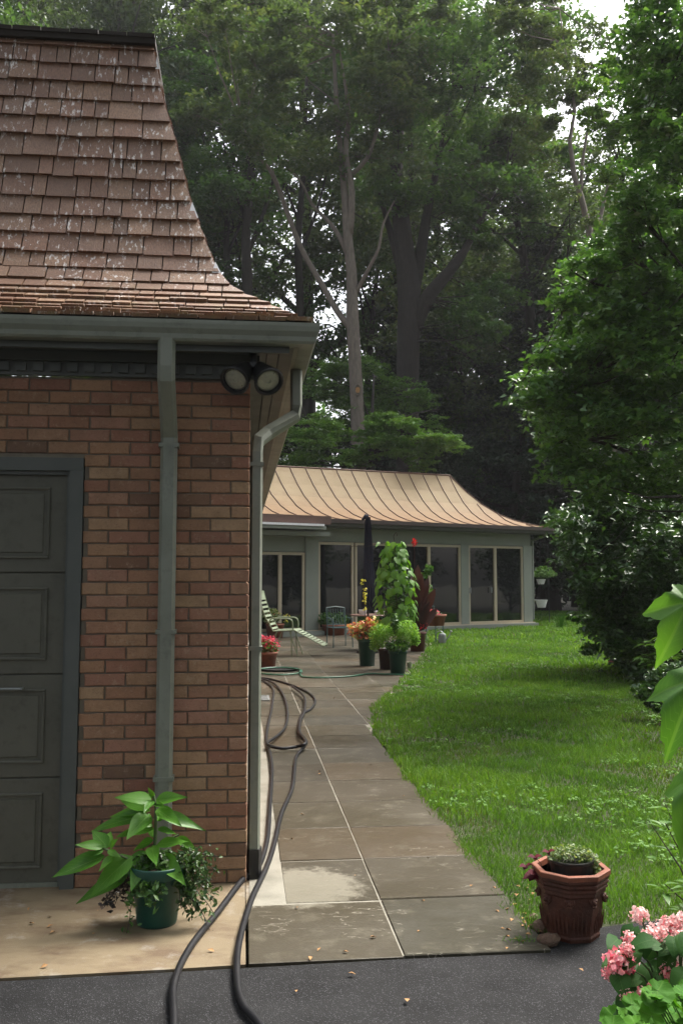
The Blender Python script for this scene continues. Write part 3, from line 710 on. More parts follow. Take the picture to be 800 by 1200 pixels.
# ---------------- the far house ----------------
FT = math.atan2(4.2, 6.39); FO = Vector((-.628, 25.5, .13))
fh = empty('copper_roof_house', FO, FT, 'low grey-green house with glass doors and flared copper standing-seam roof beyond the patio', 'house')
fx = Vector((math.cos(FT), math.sin(FT), 0)); fn = Vector((-fx.y, fx.x, 0))
def FX(px, y=690, v=0.0):                     # distance along the facade seen at photo column px
    d = ray(px, y); C0 = Vector((0, 0, HC)); t = (v-(C0-FO).dot(fn))/d.dot(fn); return ((C0+d*t-FO).dot(fx), (C0+d*t).z-FO.z)
U = {k: FX(k)[0] for k in (285, 302, 325, 329, 352, 357, 372, 409, 412, 416, 500, 504, 534, 539, 548, 551, 577, 582, 609, 612, 622)}
RL = -5.5; RE = U[622]; HT = 2.95
fw = MB()
# rear and side walls, plinth, header, piers
fw.box(RL, RE, .12, .3, -.2, HT).box(RL, RE, .3, 6, -.2, HT)
fw.box(RL, RE, -.30, .12, -.2, .0).box(U[372], RE, 0, .12, 2.42, HT).box(RL, U[372], .0, .12, 2.12, HT)
for a_, b_ in ((357, 372), (539, 548)): fw.box(U[a_], U[b_], -.05, .12, 0, 2.42 if a_ != 357 else 2.9)
fw.box(U[612], RE, -.05, .12, 0, 2.42)
fw.build('wall', M['facade'], fh)
def glazed(u0, u1, z0, z1, mull=(), fwid=.07, thick=.055):
    wnd = MB().box(u0, u1, -.03, .03, z0, z0+fwid).box(u0, u1, -.03, .03, z1-fwid, z1).box(u0, u0+fwid, -.03, .03, z0+fwid, z1-fwid).box(u1-fwid, u1, -.03, .03, z0+fwid, z1-fwid)
    for mm in mull: wnd.box(mm-.05, mm+.05, -.04, .03, z0+fwid, z1-fwid)
    wo_ = wnd.build('glass_door', M['beige'], fh)
    xs = [u0+fwid-.01]+list(mull)+[u1-fwid+.01]
    for a_, b_ in zip(xs, xs[1:]): MB().box(a_+.0, b_-.0, .015, .03-.004, z0+fwid-.02, z1-fwid+.02).build('pane', M['glass'], wo_)
    return wo_
g = glazed(U[285]-1.0, U[357]-.02, .02, 2.10, [U[285]-.4, U[329]-.04])
g = glazed(U[372]+.0, U[412]+.05, .02, 2.40, [])
g = glazed(U[416]-.02, U[539]-.0, .02, 2.40, [(U[416]+U[500])/2, U[502] if 502 in U else (U[500]+U[504])/2])
g = glazed(U[548], U[612], .02, 2.40, [(U[577]+U[582])/2])
MB().box(U[577]-.12, U[577]-.09, -.075, -.04, .95, 1.12).build('handle', M['steel'], g)
MB().box(U[548]+.03, U[548]+.06, -.075, -.03, .95, 1.12).build('handle', M['steel'], g)
MB().box(U[357], RE+.02, -.14, -.03, -.02, .018).build('door_sill', M['beige'], fh)
b = MB().box(U[372]-.05, RE+.25, -.55, -.0, HT-.16, HT-.12).box(U[372]-.05, RE+.45, -.62, -.58, HT-.14, HT); b.build('soffit', M['soffit'], fh)
# copper roof: eave polyline to ridge, flared; right hip
EO = -.62; ez = HT+.02; er = RE+.50; el_ = U[302]-3.2
prof_r = [(0, 0), (.22, .05), (.5, .12), (.85, .26), (1.2, .48), (1.55, .82), (1.85, 1.22), (2.1, 1.62), (2.2, 1.80)]
nU = 30; vs = []; NP = len(prof_r)
def roofpt(u, k):
    q, z = prof_r[k]; kk = q/2.2
    t = (er-u)/(er-U[330] if 330 in U else er-U[329])
    q2 = q*(1+.42*max(0, t)); zz = z*(1.0 - .03*t)
    return (u, EO+q2, ez+zz)
for i in range(nU+1):
    for k in range(NP):
        u = el_+(er-el_)*i/nU; umax = er-prof_r[k][0]*1.05
        vs.append(roofpt(min(u, umax) if i == nU or u > umax else u, k))
fs = [(i*NP+k, (i+1)*NP+k, (i+1)*NP+k+1, i*NP+k+1) for i in range(nU) for k in range(NP-1)]
b = MB().add(vs, fs)
b.add([roofpt(er-prof_r[k][0]*1.05, k) for k in range(NP)] + [(er-prof_r[k][0]*1.05, 5.5, ez+prof_r[k][1]) for k in range(NP)], [(k, NP+k, NP+k+1, k+1) for k in range(NP-1)])
top = [roofpt(el_, NP-1), roofpt(er-prof_r[-1][0]*1.05, NP-1), (er-2.2, 6, ez+1.7), (el_, 6, ez+1.7)]
b.add(top, [(0, 1, 2, 3)])
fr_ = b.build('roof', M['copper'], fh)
u = er-.25
while u > el_+.1:
    pts = [Vector(roofpt(u if u < er-prof_r[k][0]*1.05 else er-prof_r[k][0]*1.05, k))+Vector((0, 0, .012)) for k in range(NP) if u < er-prof_r[k][0]*1.05+.001]
    if len(pts) > 1: MB().tube(pts, .017, 5).build('standing_seam', M['seam'], fr_)
    u -= .52
MB().tube([Vector(roofpt(er-prof_r[k][0]*1.05, k))+Vector((0, 0, .01)) for k in range(NP)], .022, 5).build('hip_seam', M['seam'], fr_)
a_, b_ = Vector(roofpt(el_, NP-1)), Vector(roofpt(er-prof_r[-1][0]*1.05, NP-1)); MB().tube([a_, b_], .03, 6).build('ridge', M['seam'], fr_)
MB().box(U[372]-.08, er+.06, EO-.12, EO+.0, HT-.06, HT+.05).box(er-.02, er+.08, EO, 5.5, HT-.06, HT+.05).build('gutter', M['browngutter'], fh)
MB().box(U[372]-.08, er+.02, EO+.001, EO+.10, HT-.12, HT+.0).build('fascia', M['browngutter'], fh)
MB().rtube([(RE+.18, EO+.06, HT-.08), (RE+.18, EO+.1, HT-.2), (RE+.06, -.02, HT-.35), (RE+.06, .0, .1)], .035, .04).build('downspout', M['facade'], fh)
# lower flat bay on the left: brown fascia, awning cassette, grey beam
MB().box(el_, U[372]-.1, EO-.22, EO+.3, HT-.12, HT+.10).build('flat_roof_edge', M['brownfascia'], fh)
MB().box(el_, U[357]+.1, EO-.3, EO-.02, HT-.26, HT-.17).box(el_, U[372], EO+.0, .0, HT-.42, HT-.30).build('beam', M['facade'], fh)
aw = MB().box(el_, U[357]+.02, EO-.34, EO-.24, HT-.175, HT-.12).build('awning_cassette', M['white'], fh)
# ---------------- grass ----------------
def inpoly(P, poly):
    x, y = P[:, 0], P[:, 1]; c = np.zeros(len(P), bool); n = len(poly); j = n-1
    for i in range(n):
        xi, yi, xj, yj = poly[i][0], poly[i][1], poly[j][0], poly[j][1]
        c ^= ((yi > y) != (yj > y)) & (x < (xj-xi)*(y-yi)/(yj-yi+1e-12)+xi); j = i
    return c
def snoise(x, y, s, ph=0):
    return (np.sin(x*s+1.3+ph+1.7*np.sin(y*s*.7+ph)) + np.sin(y*s*1.1+.4+ph+1.5*np.sin(x*s*.8-ph)) + np.sin((x+y)*s*.63+2.+ph))/3
def grass():
    rng = np.random.default_rng(21); V = []; A = []; poly = [(p.x, p.y) for p in lawnpoly]
    for (y0, y1, x0, x1, den, wd, ht) in ((4.3, 6.3, .6, 3.4, 9000, .0042, .060), (6.3, 9, .4, 4.4, 4600, .0065, .062), (9, 14, .3, 6.5, 1900, .010, .068), (14, 22, .5, 10, 750, .017, .075), (22, 42, 1.5, 17, 300, .03, .09)):
        n = int((y1-y0)*(x1-x0)*den); P = np.stack([rng.uniform(x0, x1, n), rng.uniform(y0, y1, n)], 1)
        P += rng.normal(size=P.shape)*.012; P = P[inpoly(P+np.stack([.035+.03*snoise(P[:, 0], P[:, 1], 11)+.02*rng.normal(size=len(P)), 0*P[:, 0]], 1), poly)]
        d = snoise(P[:, 0], P[:, 1], 2.3); e = snoise(P[:, 0], P[:, 1], 9, 2); bare = snoise(P[:, 0], P[:, 1], 3.1, 5)
        right = np.clip((P[:, 0]-(.9+.19*P[:, 1]))*1.2, 0, 1)*(P[:, 1] < 11)
        keep = rng.random(len(P)) < np.clip(.95+.2*e-right*.45-.3*((bare > .6)), .12, 1); P = P[keep]; d = d[keep]; e = e[keep]; bare = bare[keep]; right = right[keep]
        n = len(P); h = ht*(.55+.75*rng.random(n))*(1+.35*d+.4*e)*(1-.4*right); a = rng.uniform(0, 2*np.pi, n); w_ = wd*(.6+.8*rng.random(n))
        ln = h*rng.uniform(.1, .8, n); b = rng.uniform(0, 2*np.pi, n)
        q = np.zeros((n, 5, 3)); sx, sy = np.cos(a)*w_/2, np.sin(a)*w_/2; lx, ly = np.cos(b)*ln, np.sin(b)*ln
        for k, (ss, tt, f) in enumerate(((-1, 0, 0), (1, 0, 0), (-.8, .55, .35), (.8, .55, .35), (0, 1, 1))):
            q[:, k, 0] = P[:, 0]+sx*ss+lx*f; q[:, k, 1] = P[:, 1]+sy*ss+ly*f; q[:, k, 2] = .002+h*tt*(1-.25*f)
        V.append(q); var = np.clip(.36+.22*d+.85*(rng.random(n)-.5)*rng.random(n)+.16*e, 0, .92); var[rng.random(n) < .02+.3*right+.16*(bare > .6)] = 1.0
        A.append(var)
    V = np.concatenate(V); A = np.concatenate(A); n = len(V)
    me = bpy.data.meshes.new('grass'); me.vertices.add(5*n); me.vertices.foreach_set('co', V.astype(np.float32).ravel())
    me.loops.add(9*n); base = np.arange(n)[:, None]*5
    me.loops.foreach_set('vertex_index', (base+np.array([0, 1, 2, 1, 3, 2, 2, 3, 4])).ravel().astype(np.int32))
    me.polygons.add(3*n); me.polygons.foreach_set('loop_start', (np.arange(3*n)*3).astype(np.int32)); me.update(calc_edges=True)
    t = me.attributes.new('var', 'FLOAT', 'POINT'); t.data.foreach_set('value', np.repeat(A, 5).astype(np.float32))
    print('blades', n); return link('grass', me, M['grass'])
tag(grass(), 'short uneven green lawn grass beside the flagstone path', 'grass', kind='stuff')
def spread(poly, n, seed, y0, y1, x0, x1):
    rng = np.random.default_rng(seed); P = np.stack([rng.uniform(x0, x1, n), rng.uniform(y0, y1, n)], 1); return P[inpoly(P, poly)]
pl = [(p.x, p.y) for p in lawnpoly]
P = np.concatenate([spread(pl, 650, 5, 4.3, 8, .6, 4), spread(pl, 1300, 6, 8, 18, .4, 8)])
bl = [(x, y, .05, .05, .05, .02, 9) for x, y in P if snoise(np.array([x]), np.array([y]), 1.7, 3)[0] > .1]
cvm = leafmat('clover_leaf', [(0, (.07, .17, .03)), (1, (.17, .32, .07))], .7, .3, .3)
tag(foliage('clover', cvm, bl, .024, .9, 1.2), 'small broad-leaved clover and weeds growing through the lawn', 'clover', kind='stuff')
# litter on path and drive
P = [G(random.uniform(330, 700), random.uniform(1090, 1180)) for _ in range(10)] + [G(random.uniform(575, 640), random.uniform(1040, 1118)) for _ in range(26)] + [HW(random.uniform(.1, 1.3), random.uniform(-1, 9)) for _ in range(22)] + [G(random.uniform(20, 280), random.uniform(1070, 1150)) for _ in range(9)]
C = np.array([(p.x, p.y, .020) for p in P]); n = len(C); nn = RNG.normal(size=(n, 3))*.2; nn[:, 2] += 1
tag(link('fallen_leaves', leaf_arrays(C, nn, RNG.normal(size=(n, 3)), .018+.02*RNG.random(n), .6, RNG.random(n), 'fallen_leaves', M['litter'])), 'small dry leaves scattered on the path and drive', 'leaves', kind='stuff')
b = MB()
for _ in range(40):
    p = G(random.uniform(0, 720), random.uniform(1125, 1198)); r = random.uniform(.0015, .0035); b.lathe([(r, -.002), (r*.8, r*.7), (r*.2, r)], (p.x, p.y, -.003), 5)
tag(b.build('pebbles', M['litter']), 'tiny pale stone chips on the dark driveway', 'pebbles', kind='stuff')

# ---------------- hoses ----------------
def spline(pts, sub=6):
    pts = [Vector(p) for p in pts]; out = []
    for i in range(len(pts)-1):
        p0, p1, p2, p3 = pts[max(i-1, 0)], pts[i], pts[i+1], pts[min(i+2, len(pts)-1)]
        for k in range(sub):
            t = k/sub; out.append(.5*((2*p1)+(p2-p0)*t+(2*p0-5*p1+4*p2-p3)*t*t+(3*p1-p0-3*p2+p3)*t**3))
    out.append(pts[-1]); return out
hr = .0145
def gp(l, z=None): return [G(x, y, z if z is not None else hr+.014) for x, y in l]
b = MB()
b.tube(spline(gp([(196, 1330), (198, 1260), (204, 1200), (204, 1153), (223, 1110), (256, 1068), (285, 1030), (302, 1017), (313, 985), (316, 948), (318.6, 902), (316, 882), (312, 868), (314, 850), (319, 825), (319, 806), (302, 794)])), hr, 10)
b.tube(spline(gp([(360, 1330), (335, 1250), (304, 1200), (285, 1177), (278, 1148), (280, 1106), (294, 1056), (312, 1017), (321, 990), (330, 953), (342, 925), (345, 902), (347, 887), (355, 876), (359, 869), (352, 862), (349, 855), (353, 838), (365, 830), (369, 820), (360, 811), (342, 803), (318, 796), (302, 794)])), hr, 10)
b.tube(spline([G(302, 794, .04), G(318, 799, .04), G(328, 808, .04), (G(334, 820, .04)), G(337, 837, .04), G(334, 852, .04), G(325, 862, .05), G(314, 870, .07), G(316, 874, .06), G(330, 877, .045), G(347, 875, .05), G(357, 872, .075), G(357, 866, .07), G(351, 858, .07), G(352, 845, .07), G(357, 832, .075), G(356, 816, .06), G(342, 804, .06)]), hr, 10)
tag(b.build('black_hose', M['hose'], smooth=True), 'thick black corrugated hose looped along the left edge of the flagstone path', 'hose')
gh = []
for i in range(33):
    a = 2*math.pi*i/16*.98+math.pi*.2; gh.append(G(327.5+26*math.cos(a)+random.uniform(-1, 1), 786.5+4.2*math.sin(a), .03+.012*(i//16)))
gh += gp([(352, 786), (352, 791), (358, 793.5), (380, 794), (410, 792.5), (432, 789.5), (450, 790), (476, 791), (500, 794)], .028)
tag(MB().tube(spline(gh, 4), .013, 8).build('green_hose', M['greenhose'], smooth=True), 'thin green garden hose coiled by the wall and running across the patio', 'hose')
# low black tray within the coil
c = G(327, 786.5); tr_ = MB().lathe([(.30, 0), (.34, .03), (.33, .03), (.29, .012)], (c.x, c.y, .018), 24).build('saucer', M['black']); tag(tr_, 'round dark flat tray lying inside the green hose coil', 'tray')

# ---------------- near potted plants ----------------
def pot(root, prof, m, n=32, soil=True, name='pot', rim=None):
    o = MB().lathe(prof, n=n).build(name, m, root, smooth=False)
    if n > 12:
        for p_ in o.data.polygons: p_.use_smooth = len(p_.vertices) == 4
    return o
def growers(root, z, r): 
    return MB().lathe([(r, z-.01), (r*.6, z+.004), (.01, z+.01)], n=16).build('soil', M['soil'], root)
c = G(184, 1084); gpY = c.y
gpn = empty('potted_plant', (c.x, c.y, .012), 0, 'broad-leaved bright green plant in a green plastic pot before the brick wall', 'potted plant')
k_ = gpY/FPX
pr = [(.088, 0), (.092, .012), (.117, .205), (.125, .207), (.131, .218), (.135, .262), (.133, .268), (.126, .266), (.122, .255), (.10, .25)]
pr = [(a*1.0, z) for a, z in pr]
po = pot(gpn, pr, M['greenpot']); growers(gpn, .262, .124)
def cp(x, y): return (x*.35, 880+y*.35)      # coordinates read off an enlarged detail
main = [at(*cp(520, 470), gpY), at(*cp(516, 380), gpY), at(*cp(520, 300), gpY+.01), at(*cp(522, 200), gpY-.01), at(*cp(516, 150), gpY)]
b = MB().tube(spline(main, 4), [.009]*5+[.008]*6+[.006]*6, 7)
br = [at(*cp(515, 400), gpY), at(*cp(450, 370), gpY-.04), at(*cp(390, 345), gpY-.08), at(*cp(345, 325), gpY-.1)]; b.tube(spline(br, 4), .006, 6)
br2 = [at(*cp(520, 330), gpY), at(*cp(560, 300), gpY+.05), at(*cp(600, 280), gpY+.07)]; b.tube(spline(br2, 4), .005, 6)
b.build('stem', M['stem'], gpn, world=True)
LV = [leafmesh(1, .48, 'ovate', d, f, 8, wv, seed=s_) for (d, f, wv, s_) in ((.10, .2, .01, 1), (.2, .12, .015, 2), (.05, .25, .012, 3))]
for me_ in LV: me_.materials.append(M['potleaf'])
big = [((515, 158), (497, 123), 0, -.02, .6), ((510, 165), (388, 143), 0, -.05, .5), ((520, 168), (627, 152), 0, -.05, .55), ((512, 165), (483, 200), 0, -.1, .8), ((505, 188), (398, 152), 0, .06, .7),
       ((525, 195), (608, 248), 0, -.12, .62), ((502, 210), (424, 288), 0, -.14, .75), ((500, 215), (286, 248), 0, .05, .33), ((530, 215), (692, 264), 0, .05, .36), ((505, 200), (360, 212), 0, .10, .4),
       ((515, 260), (372, 272), 0, .08, .4), ((348, 322), (252, 312), -.1, -.14, .5), ((360, 322), (308, 262), -.1, -.06, .8), ((370, 325), (388, 292), -.1, -.14, .9), ((345, 328), (312, 352), -.1, -.14, .7), ((352, 330), (372, 262), -.1, .0, .7),
       ((445, 352), (296, 470), -.05, -.17, .55), ((352, 352), (172, 420), -.1, -.16, .42), ((430, 415), (252, 503), -.03, -.12, .38), ((495, 342), (436, 448), 0, -.18, .72), ((535, 350), (622, 448), 0, -.18, .58),
       ((508, 318), (522, 376), 0, -.14, .95), ((525, 315), (622, 292), 0, -.05, .5), ((590, 290), (662, 335), .05, .0, .5), ((515, 300), (440, 330), 0, .06, .6), ((515, 290), (500, 240), 0, .08, .6), ((525, 400), (590, 420), 0, .06, .7), ((520, 240), (545, 205), 0, .08, .6),
       ((540, 265), (575, 275), 0, .05, .6), ((530, 235), (552, 222), 0, .0, .6), ((500, 345), (400, 382), 0, -.02, .5), ((480, 400), (395, 405), 0, .02, .5), ((530, 345), (560, 395), 0, -.04, .6), ((515, 350), (455, 395), 0, -.1, .5), ((520, 380), (600, 385), 0, -.08, .45), ((512, 250), (445, 240), 0, -.02, .5), ((528, 260), (590, 275), 0, -.06, .45), ((505, 372), (500, 440), 0, -.14, .5), ((518, 180), (560, 190), 0, -.1, .6), ((380, 350), (330, 400), -.09, -.16, .5), ((360, 335), (405, 350), -.1, -.12, .6)]
for i, (p0, p1, d0, d1, wr) in enumerate(big):
    A, B = at(*cp(*p0), gpY+d0), at(*cp(*p1), gpY+d1)
    L = (B-A).length
    sc = Vector((cp(*p1)[0]-cp(*p0)[0], cp(*p1)[1]-cp(*p0)[1], 0)).length*k_
    place_leaf(LV[i % 3], A, B, (random.uniform(-.15, .15), -.75, .8), None, gpn, width=sc*wr/.48*.82)
# thin trailing plants round the rim
def trail(root, starts, m, nm, size=.022, n=26, world_off=None, stemm='twig'):
    b = MB(); pts = []
    for (p0, p1, sag) in starts:
        pp = [Vector(p0).lerp(Vector(p1), t)+Vector((random.uniform(-.01, .01), random.uniform(-.01, .01), sag*4*t*(1-t))) for t in [i/6 for i in range(7)]]
        b.tube(pp, .0018, 4)
        for q in spline(pp, 3):
            for _ in range(max(1, n//12)): pts.append(q+Vector((random.gauss(0, .014), random.gauss(0, .014), random.gauss(0, .012))))
    so_ = b.build('trailing_stem', M[stemm], root, world=True)
    off = woff(root); C = np.array([tuple(p-off) for p in pts]); n_ = len(C); nn = RNG.normal(size=(n_, 3))*.6; nn[:, 2] += .6; nn[:, 1] -= .3
    link(nm, leaf_arrays(C, nn, RNG.normal(size=(n_, 3)), size*(.6+.8*RNG.random(n_)), .5, RNG.random(n_), nm, m), None, root)
def ap(x, y, d=0): return at(*cp(x, y), gpY+d)
trail(gpn, [(ap(600, 420), ap(random.uniform(600, 735), random.uniform(330, 560), random.uniform(-.12, .15)), .05) for _ in range(24)] + [(ap(600, 440, -.06), ap(random.uniform(600, 720), random.uniform(500, 640), -.1), .03) for _ in range(8)], M['ivy'], 'trailing_leaves', .028, 34)
trail(gpn, [(ap(450, 430), ap(random.uniform(315, 430), random.uniform(470, 530), random.uniform(-.1, .08)), .03) for _ in range(9)], M['darkivy'], 'dark_trailing_leaves', .028, 20)
trail(gpn, [(ap(500, 440, -.1), ap(random.uniform(430, 560), random.uniform(470, 520), -.14), .02) for _ in range(5)] + [(ap(440, 440, -.1), ap(428, 610, -.14), .02), (ap(530, 440, -.1), ap(520, 520, -.14), .02)], M['mid'], 'rim_leaves', .03, 26)

foliage('centre_leaves', M['ivy'], [(0, .0, .275, .11, .11, .04, 420), (-.02, -.05, .28, .09, .06, .04, 160)], .035, .6, .7, parent=gpn, shell=.5)
# weathered octagonal terracotta pot
c = G(671, 1098); tpY = c.y+.02
tp = empty('terracotta_planter', (c.x, tpY, -.004), 0, 'weathered dark terracotta octagonal pot holding a small white-flecked plant at the drive edge', 'flower pot')
kk = tpY/FPX
to = MB()
prof_t = [(.105, 0), (.118, .01), (.122, .03), (.118, .04), (.142, .235), (.150, .245), (.150, .262), (.156, .264), (.160, .270), (.160, .278), (.155, .282), (.160, .287), (.164, .294), (.164, .302), (.159, .306), (.164, .311), (.168, .318), (.168, .326)]
to.lathe(prof_t, n=8, ph=R(22.5+6)); tb = to.build('pot', M['oldterra'], tp); MB().lathe([(.168, .326), (.173, .330), (.174, .352), (.170, .355), (.148, .354), (.146, .30), (.12, .29)], n=8, ph=R(28.5)).build('rim', M['terracotta'], tp)
for i in range(8):                         # grotesque mask bosses at the eight corners
    a = R(28.5)+i*math.pi/4; b = MB(); rr_ = .139
    cx_, cy_ = math.cos(a)*rr_, math.sin(a)*rr_
    T = Matrix.Rotation(a, 3, 'Z')
    for (dx, dy, dz, s1, s2, s3) in ((0, 0, .0, .018, .026, .03), (.012, 0, -.002, .012, .010, .014), (.008, .012, .014, .008, .008, .008), (.008, -.012, .014, .008, .008, .008), (.006, 0, -.024, .012, .016, .012), (0, .022, .006, .01, .01, .018), (0, -.022, .006, .01, .01, .018)):
        vs = []; fs = []
        for r_ in range(5):
            th = -math.pi/2+math.pi*r_/4
            for s_ in range(8):
                ph = 2*math.pi*s_/8; v_ = Vector((dx+s1*.8*math.cos(th)*math.cos(ph), (dy+s2*math.cos(th)*math.sin(ph))*.75, (dz+s3*math.sin(th))*.8))
                v_ = T@v_; vs.append((cx_+v_.x, cy_+v_.y, .215+v_.z))
        for r_ in range(4):
            for s_ in range(8): fs.append((r_*8+s_, r_*8+(s_+1) % 8, (r_+1)*8+(s_+1) % 8, (r_+1)*8+s_))
        b.add(vs, fs)
    b.build('mask_relief', M['oldterra'], tb, smooth=True)
b = MB()
for i in range(8):
    a = R(28.5+22.5)+i*math.pi/4
    for k in range(5):
        t_ = (k-2)*.018; x_ = math.cos(a)*.124-math.sin(a)*t_; y_ = math.sin(a)*.124+math.cos(a)*t_
        b.tube([(x_*.99, y_*.99, .05+abs(k-2)*.006), (x_*1.02, y_*1.02, .09), (x_*1.09, y_*1.09, .17-abs(k-2)*.012)], [.002, .005, .002], 5)
b.build('leaf_relief', M['oldterra'], tb)
growers(tp, .30, .14)
MB().lathe([(.085, .28), (.098, .385), (.104, .39), (.104, .40), (.094, .40), (.088, .385), (.02, .38)], (.0, -.01, 0), 24).build('inner_pot', M['black'], tp)
foliage('foliage', M['cream'], [(0, -.01, .425, .10, .09, .035, 700), (.07, -.04, .40, .05, .05, .04, 260), (-.06, -.03, .41, .05, .05, .03, 200), (.10, -.07, .37, .015, .015, .05, 60)], .014, .8, .5, parent=tp, shell=.45)
b = MB(); pts = []
for i in range(60):
    a = random.uniform(0, 6.28); r = random.uniform(.02, .1); b.tube([(0, -.01, .39), (math.cos(a)*r*.7, -.01+math.sin(a)*r*.7, .43), (math.cos(a)*r*1.2, -.01+math.sin(a)*r*1.2, .42-r*.1)], .0009, 3)
b.build('stems', M['twig'], tp)
pm = leafmesh(1, .62, 'ovate', .2, .1, 5, .02, seed=5); pm.materials.append(M['purple'])
def tq(x, y, d=0): return at(500+x*.375, 900+y*.375, tpY+d)
b = MB()
for (x, y) in ((335, 235), (378, 217), (308, 268), (330, 300), (345, 290)): b.tube([tq(375, 320), tq((x+375)/2, (y+320)/2-15), tq(x, y)], .0016, 4)
b.build('purple_stems', M['twig'], tp, world=True)
for (a0, a1) in (((335, 235), (315, 232)), ((335, 235), (356, 230)), ((335, 234), (338, 248)), ((378, 217), (362, 214)), ((378, 217), (394, 209)), ((378, 217), (382, 228)), ((308, 268), (288, 268)), ((308, 268), (325, 260)), ((308, 268), (303, 282)),
                 ((330, 300), (300, 312)), ((335, 300), (318, 322)), ((338, 295), (348, 318)), ((340, 292), (312, 290)), ((345, 290), (360, 285)), ((342, 302), (362, 300))):
    place_leaf(pm, tq(*a0), tq(a1[0], a1[1], -.03), (0, -.6, .8), None, tp, width=.07 if a0[1] > 280 else .045)
tp.scale = (1, 1, .86)
# stones at the path corner
rk = []
for (x, y, r, lb) in ((634, 1092, .044, 'larger brown stone wedged between path corner and terracotta pot'), (624, 1080, .028, 'small reddish stone at the grass edge, nearest the path'), (643, 1108, .044, 'flat brown stone lying against the foot of the terracotta pot')):
    p = G(x, y); b = MB(); q = random.Random(x); vs = []; fs = []
    for i in range(6):
        th = -math.pi/2+math.pi*i/5
        for k in range(8):
            ph = k*math.pi/4; rr_ = r*(1+q.uniform(-.16, .16)); vs.append((rr_*math.cos(th)*math.cos(ph)*1.2, rr_*math.cos(th)*math.sin(ph), rr_*math.sin(th)*.75))
    for i in range(5):
        for k in range(8): fs.append((i*8+k, i*8+(k+1) % 8, (i+1)*8+(k+1) % 8, (i+1)*8+k))
    o = MB().add(vs, fs).build('stone', M['rock'], smooth=True); o.location = (p.x, p.y, r*.5); tag(o, lb, 'stone')

# foreground right: pink flowers and round leaves, tall lobed-leaf plant
fb = empty('pink_flower_plant', (1.02, 2.95, 0), 0, 'pink and white double begonia flowers above dark green leaves at the lower right edge', 'flowers')
MB().lathe([(.13, 0), (.17, .22), (.18, .225), (.165, .23), (.16, .2)], n=24).build('pot', M['oldterra'], fb)
b = MB(); fy = 2.85
heads = [(726, 1128, 21, 2.75), (748, 1072, 13, 2.9), (737, 1100, 11, 2.8), (770, 1092, 14, 2.85), (783, 1084, 15, 2.9), (797, 1078, 12, 2.9), (785, 1138, 15, 2.8), (760, 1096, 12, 2.8), (778, 1108, 10, 2.9), (733, 1166, 10, 2.7), (752, 1163, 8, 2.7), (735, 1112, 9, 2.75), (800, 1100, 14, 2.85), (714, 1140, 11, 2.75), (765, 1158, 9, 2.75)]
for (x, y, r, Y) in heads:
    p = at(x, y, Y); b.tube([Vector((1.02, 2.95, .2)), p.lerp(Vector((1.02, 2.95, .2)), .4)+Vector((0, 0, .05)), p], .003, 5)
    rr_ = .78*r*Y/FPX
    off = woff(fb); n_ = 150; d = RNG.normal(size=(n_, 3)); d /= np.linalg.norm(d, axis=1, keepdims=True); C = d*rr_*(.25+.95*RNG.random((n_, 1)))*np.array([1, 1, .85])+np.array(tuple(p-off))
    nn = d+RNG.normal(size=(n_, 3))*.35
    o = link('bloom', leaf_arrays(C, nn, RNG.normal(size=(n_, 3)), rr_*(.28+.26*RNG.random(n_)), .95, np.clip(RNG.random(n_)*.75+.15*(d[:, 2] > .1)+(.18 if y > 1110 else .42), 0, 1), 'bloom', M['pink'], .25), None, fb)
b.build('stems', M['stem'], fb, world=True)
bgl = leafmesh(1, .8, 'heart', .3, .12, 6, .02, seed=8); bgl.materials.append(bigleafmat('begonia_leaf', (.015, .06, .012), (.04, .11, .02), (.07, .14, .04), .6, .2, .12))
for i in range(70):
    x, y, Y = random.uniform(720, 812), random.uniform(1085, 1200), random.uniform(2.72, 3.1)
    A = at(x, y, Y); L = random.uniform(.05, .075); B = A+Vector((random.uniform(-1, .6), random.uniform(-1, .3), random.uniform(-.9, .2))).normalized()*L
    place_leaf(bgl, A, B, (random.uniform(-.3, .3), -.4, 1), None, fb, width=L*1.1)
gr_ = empty('geranium', (.98, 2.40, 0), 0, 'mound of round bright green geranium leaves at the bottom right corner', 'plant')
MB().lathe([(.12, 0), (.15, .18), (.16, .185), (.145, .19), (.14, .17)], n=24).build('pot', M['oldterra'], gr_)
gl = MB(); 
def roundleaf():
    vs = [(0, 0, 0)]; n = 22; uv = [(.5, .5)]
    for i in range(n):
        a = -2.75+5.5*i/(n-1); r = .5*(1+.09*math.sin(i*math.pi*.86)); vs.append((r*math.cos(a)+.1, r*math.sin(a), .10*math.cos(a*5)*.5+.05)); uv.append((.5+math.cos(a)*.5, .5+.5*math.sin(a)))
    vs2 = [(v[0]*.55, v[1]*.55, v[2]*.2-.03) for v in vs[1:]]
    me = bpy.data.meshes.new('leaf'); N_ = n
    fs = [(0, 1+N_+i, 1+N_+i+1) for i in range(N_-1)] + [(1+N_+i, 1+i, 2+i, 2+N_+i) for i in range(N_-1)]
    me.from_pydata(vs+vs2, [], fs); me.update(); ul = me.uv_layers.new(name='UVMap'); U2 = uv+[((a-.5)*.55+.5, (b-.5)*.55+.5) for a, b in uv[1:]]
    for lp in me.loops: ul.data[lp.index].uv = U2[lp.vertex_index]
    me.polygons.foreach_set('use_smooth', [True]*len(me.polygons)); return me
rl = roundleaf(); rl.materials.append(bigleafmat('geranium_leaf', (.035, .13, .012), (.085, .22, .022), (.11, .22, .04), .65, .3, .12))
b = MB()
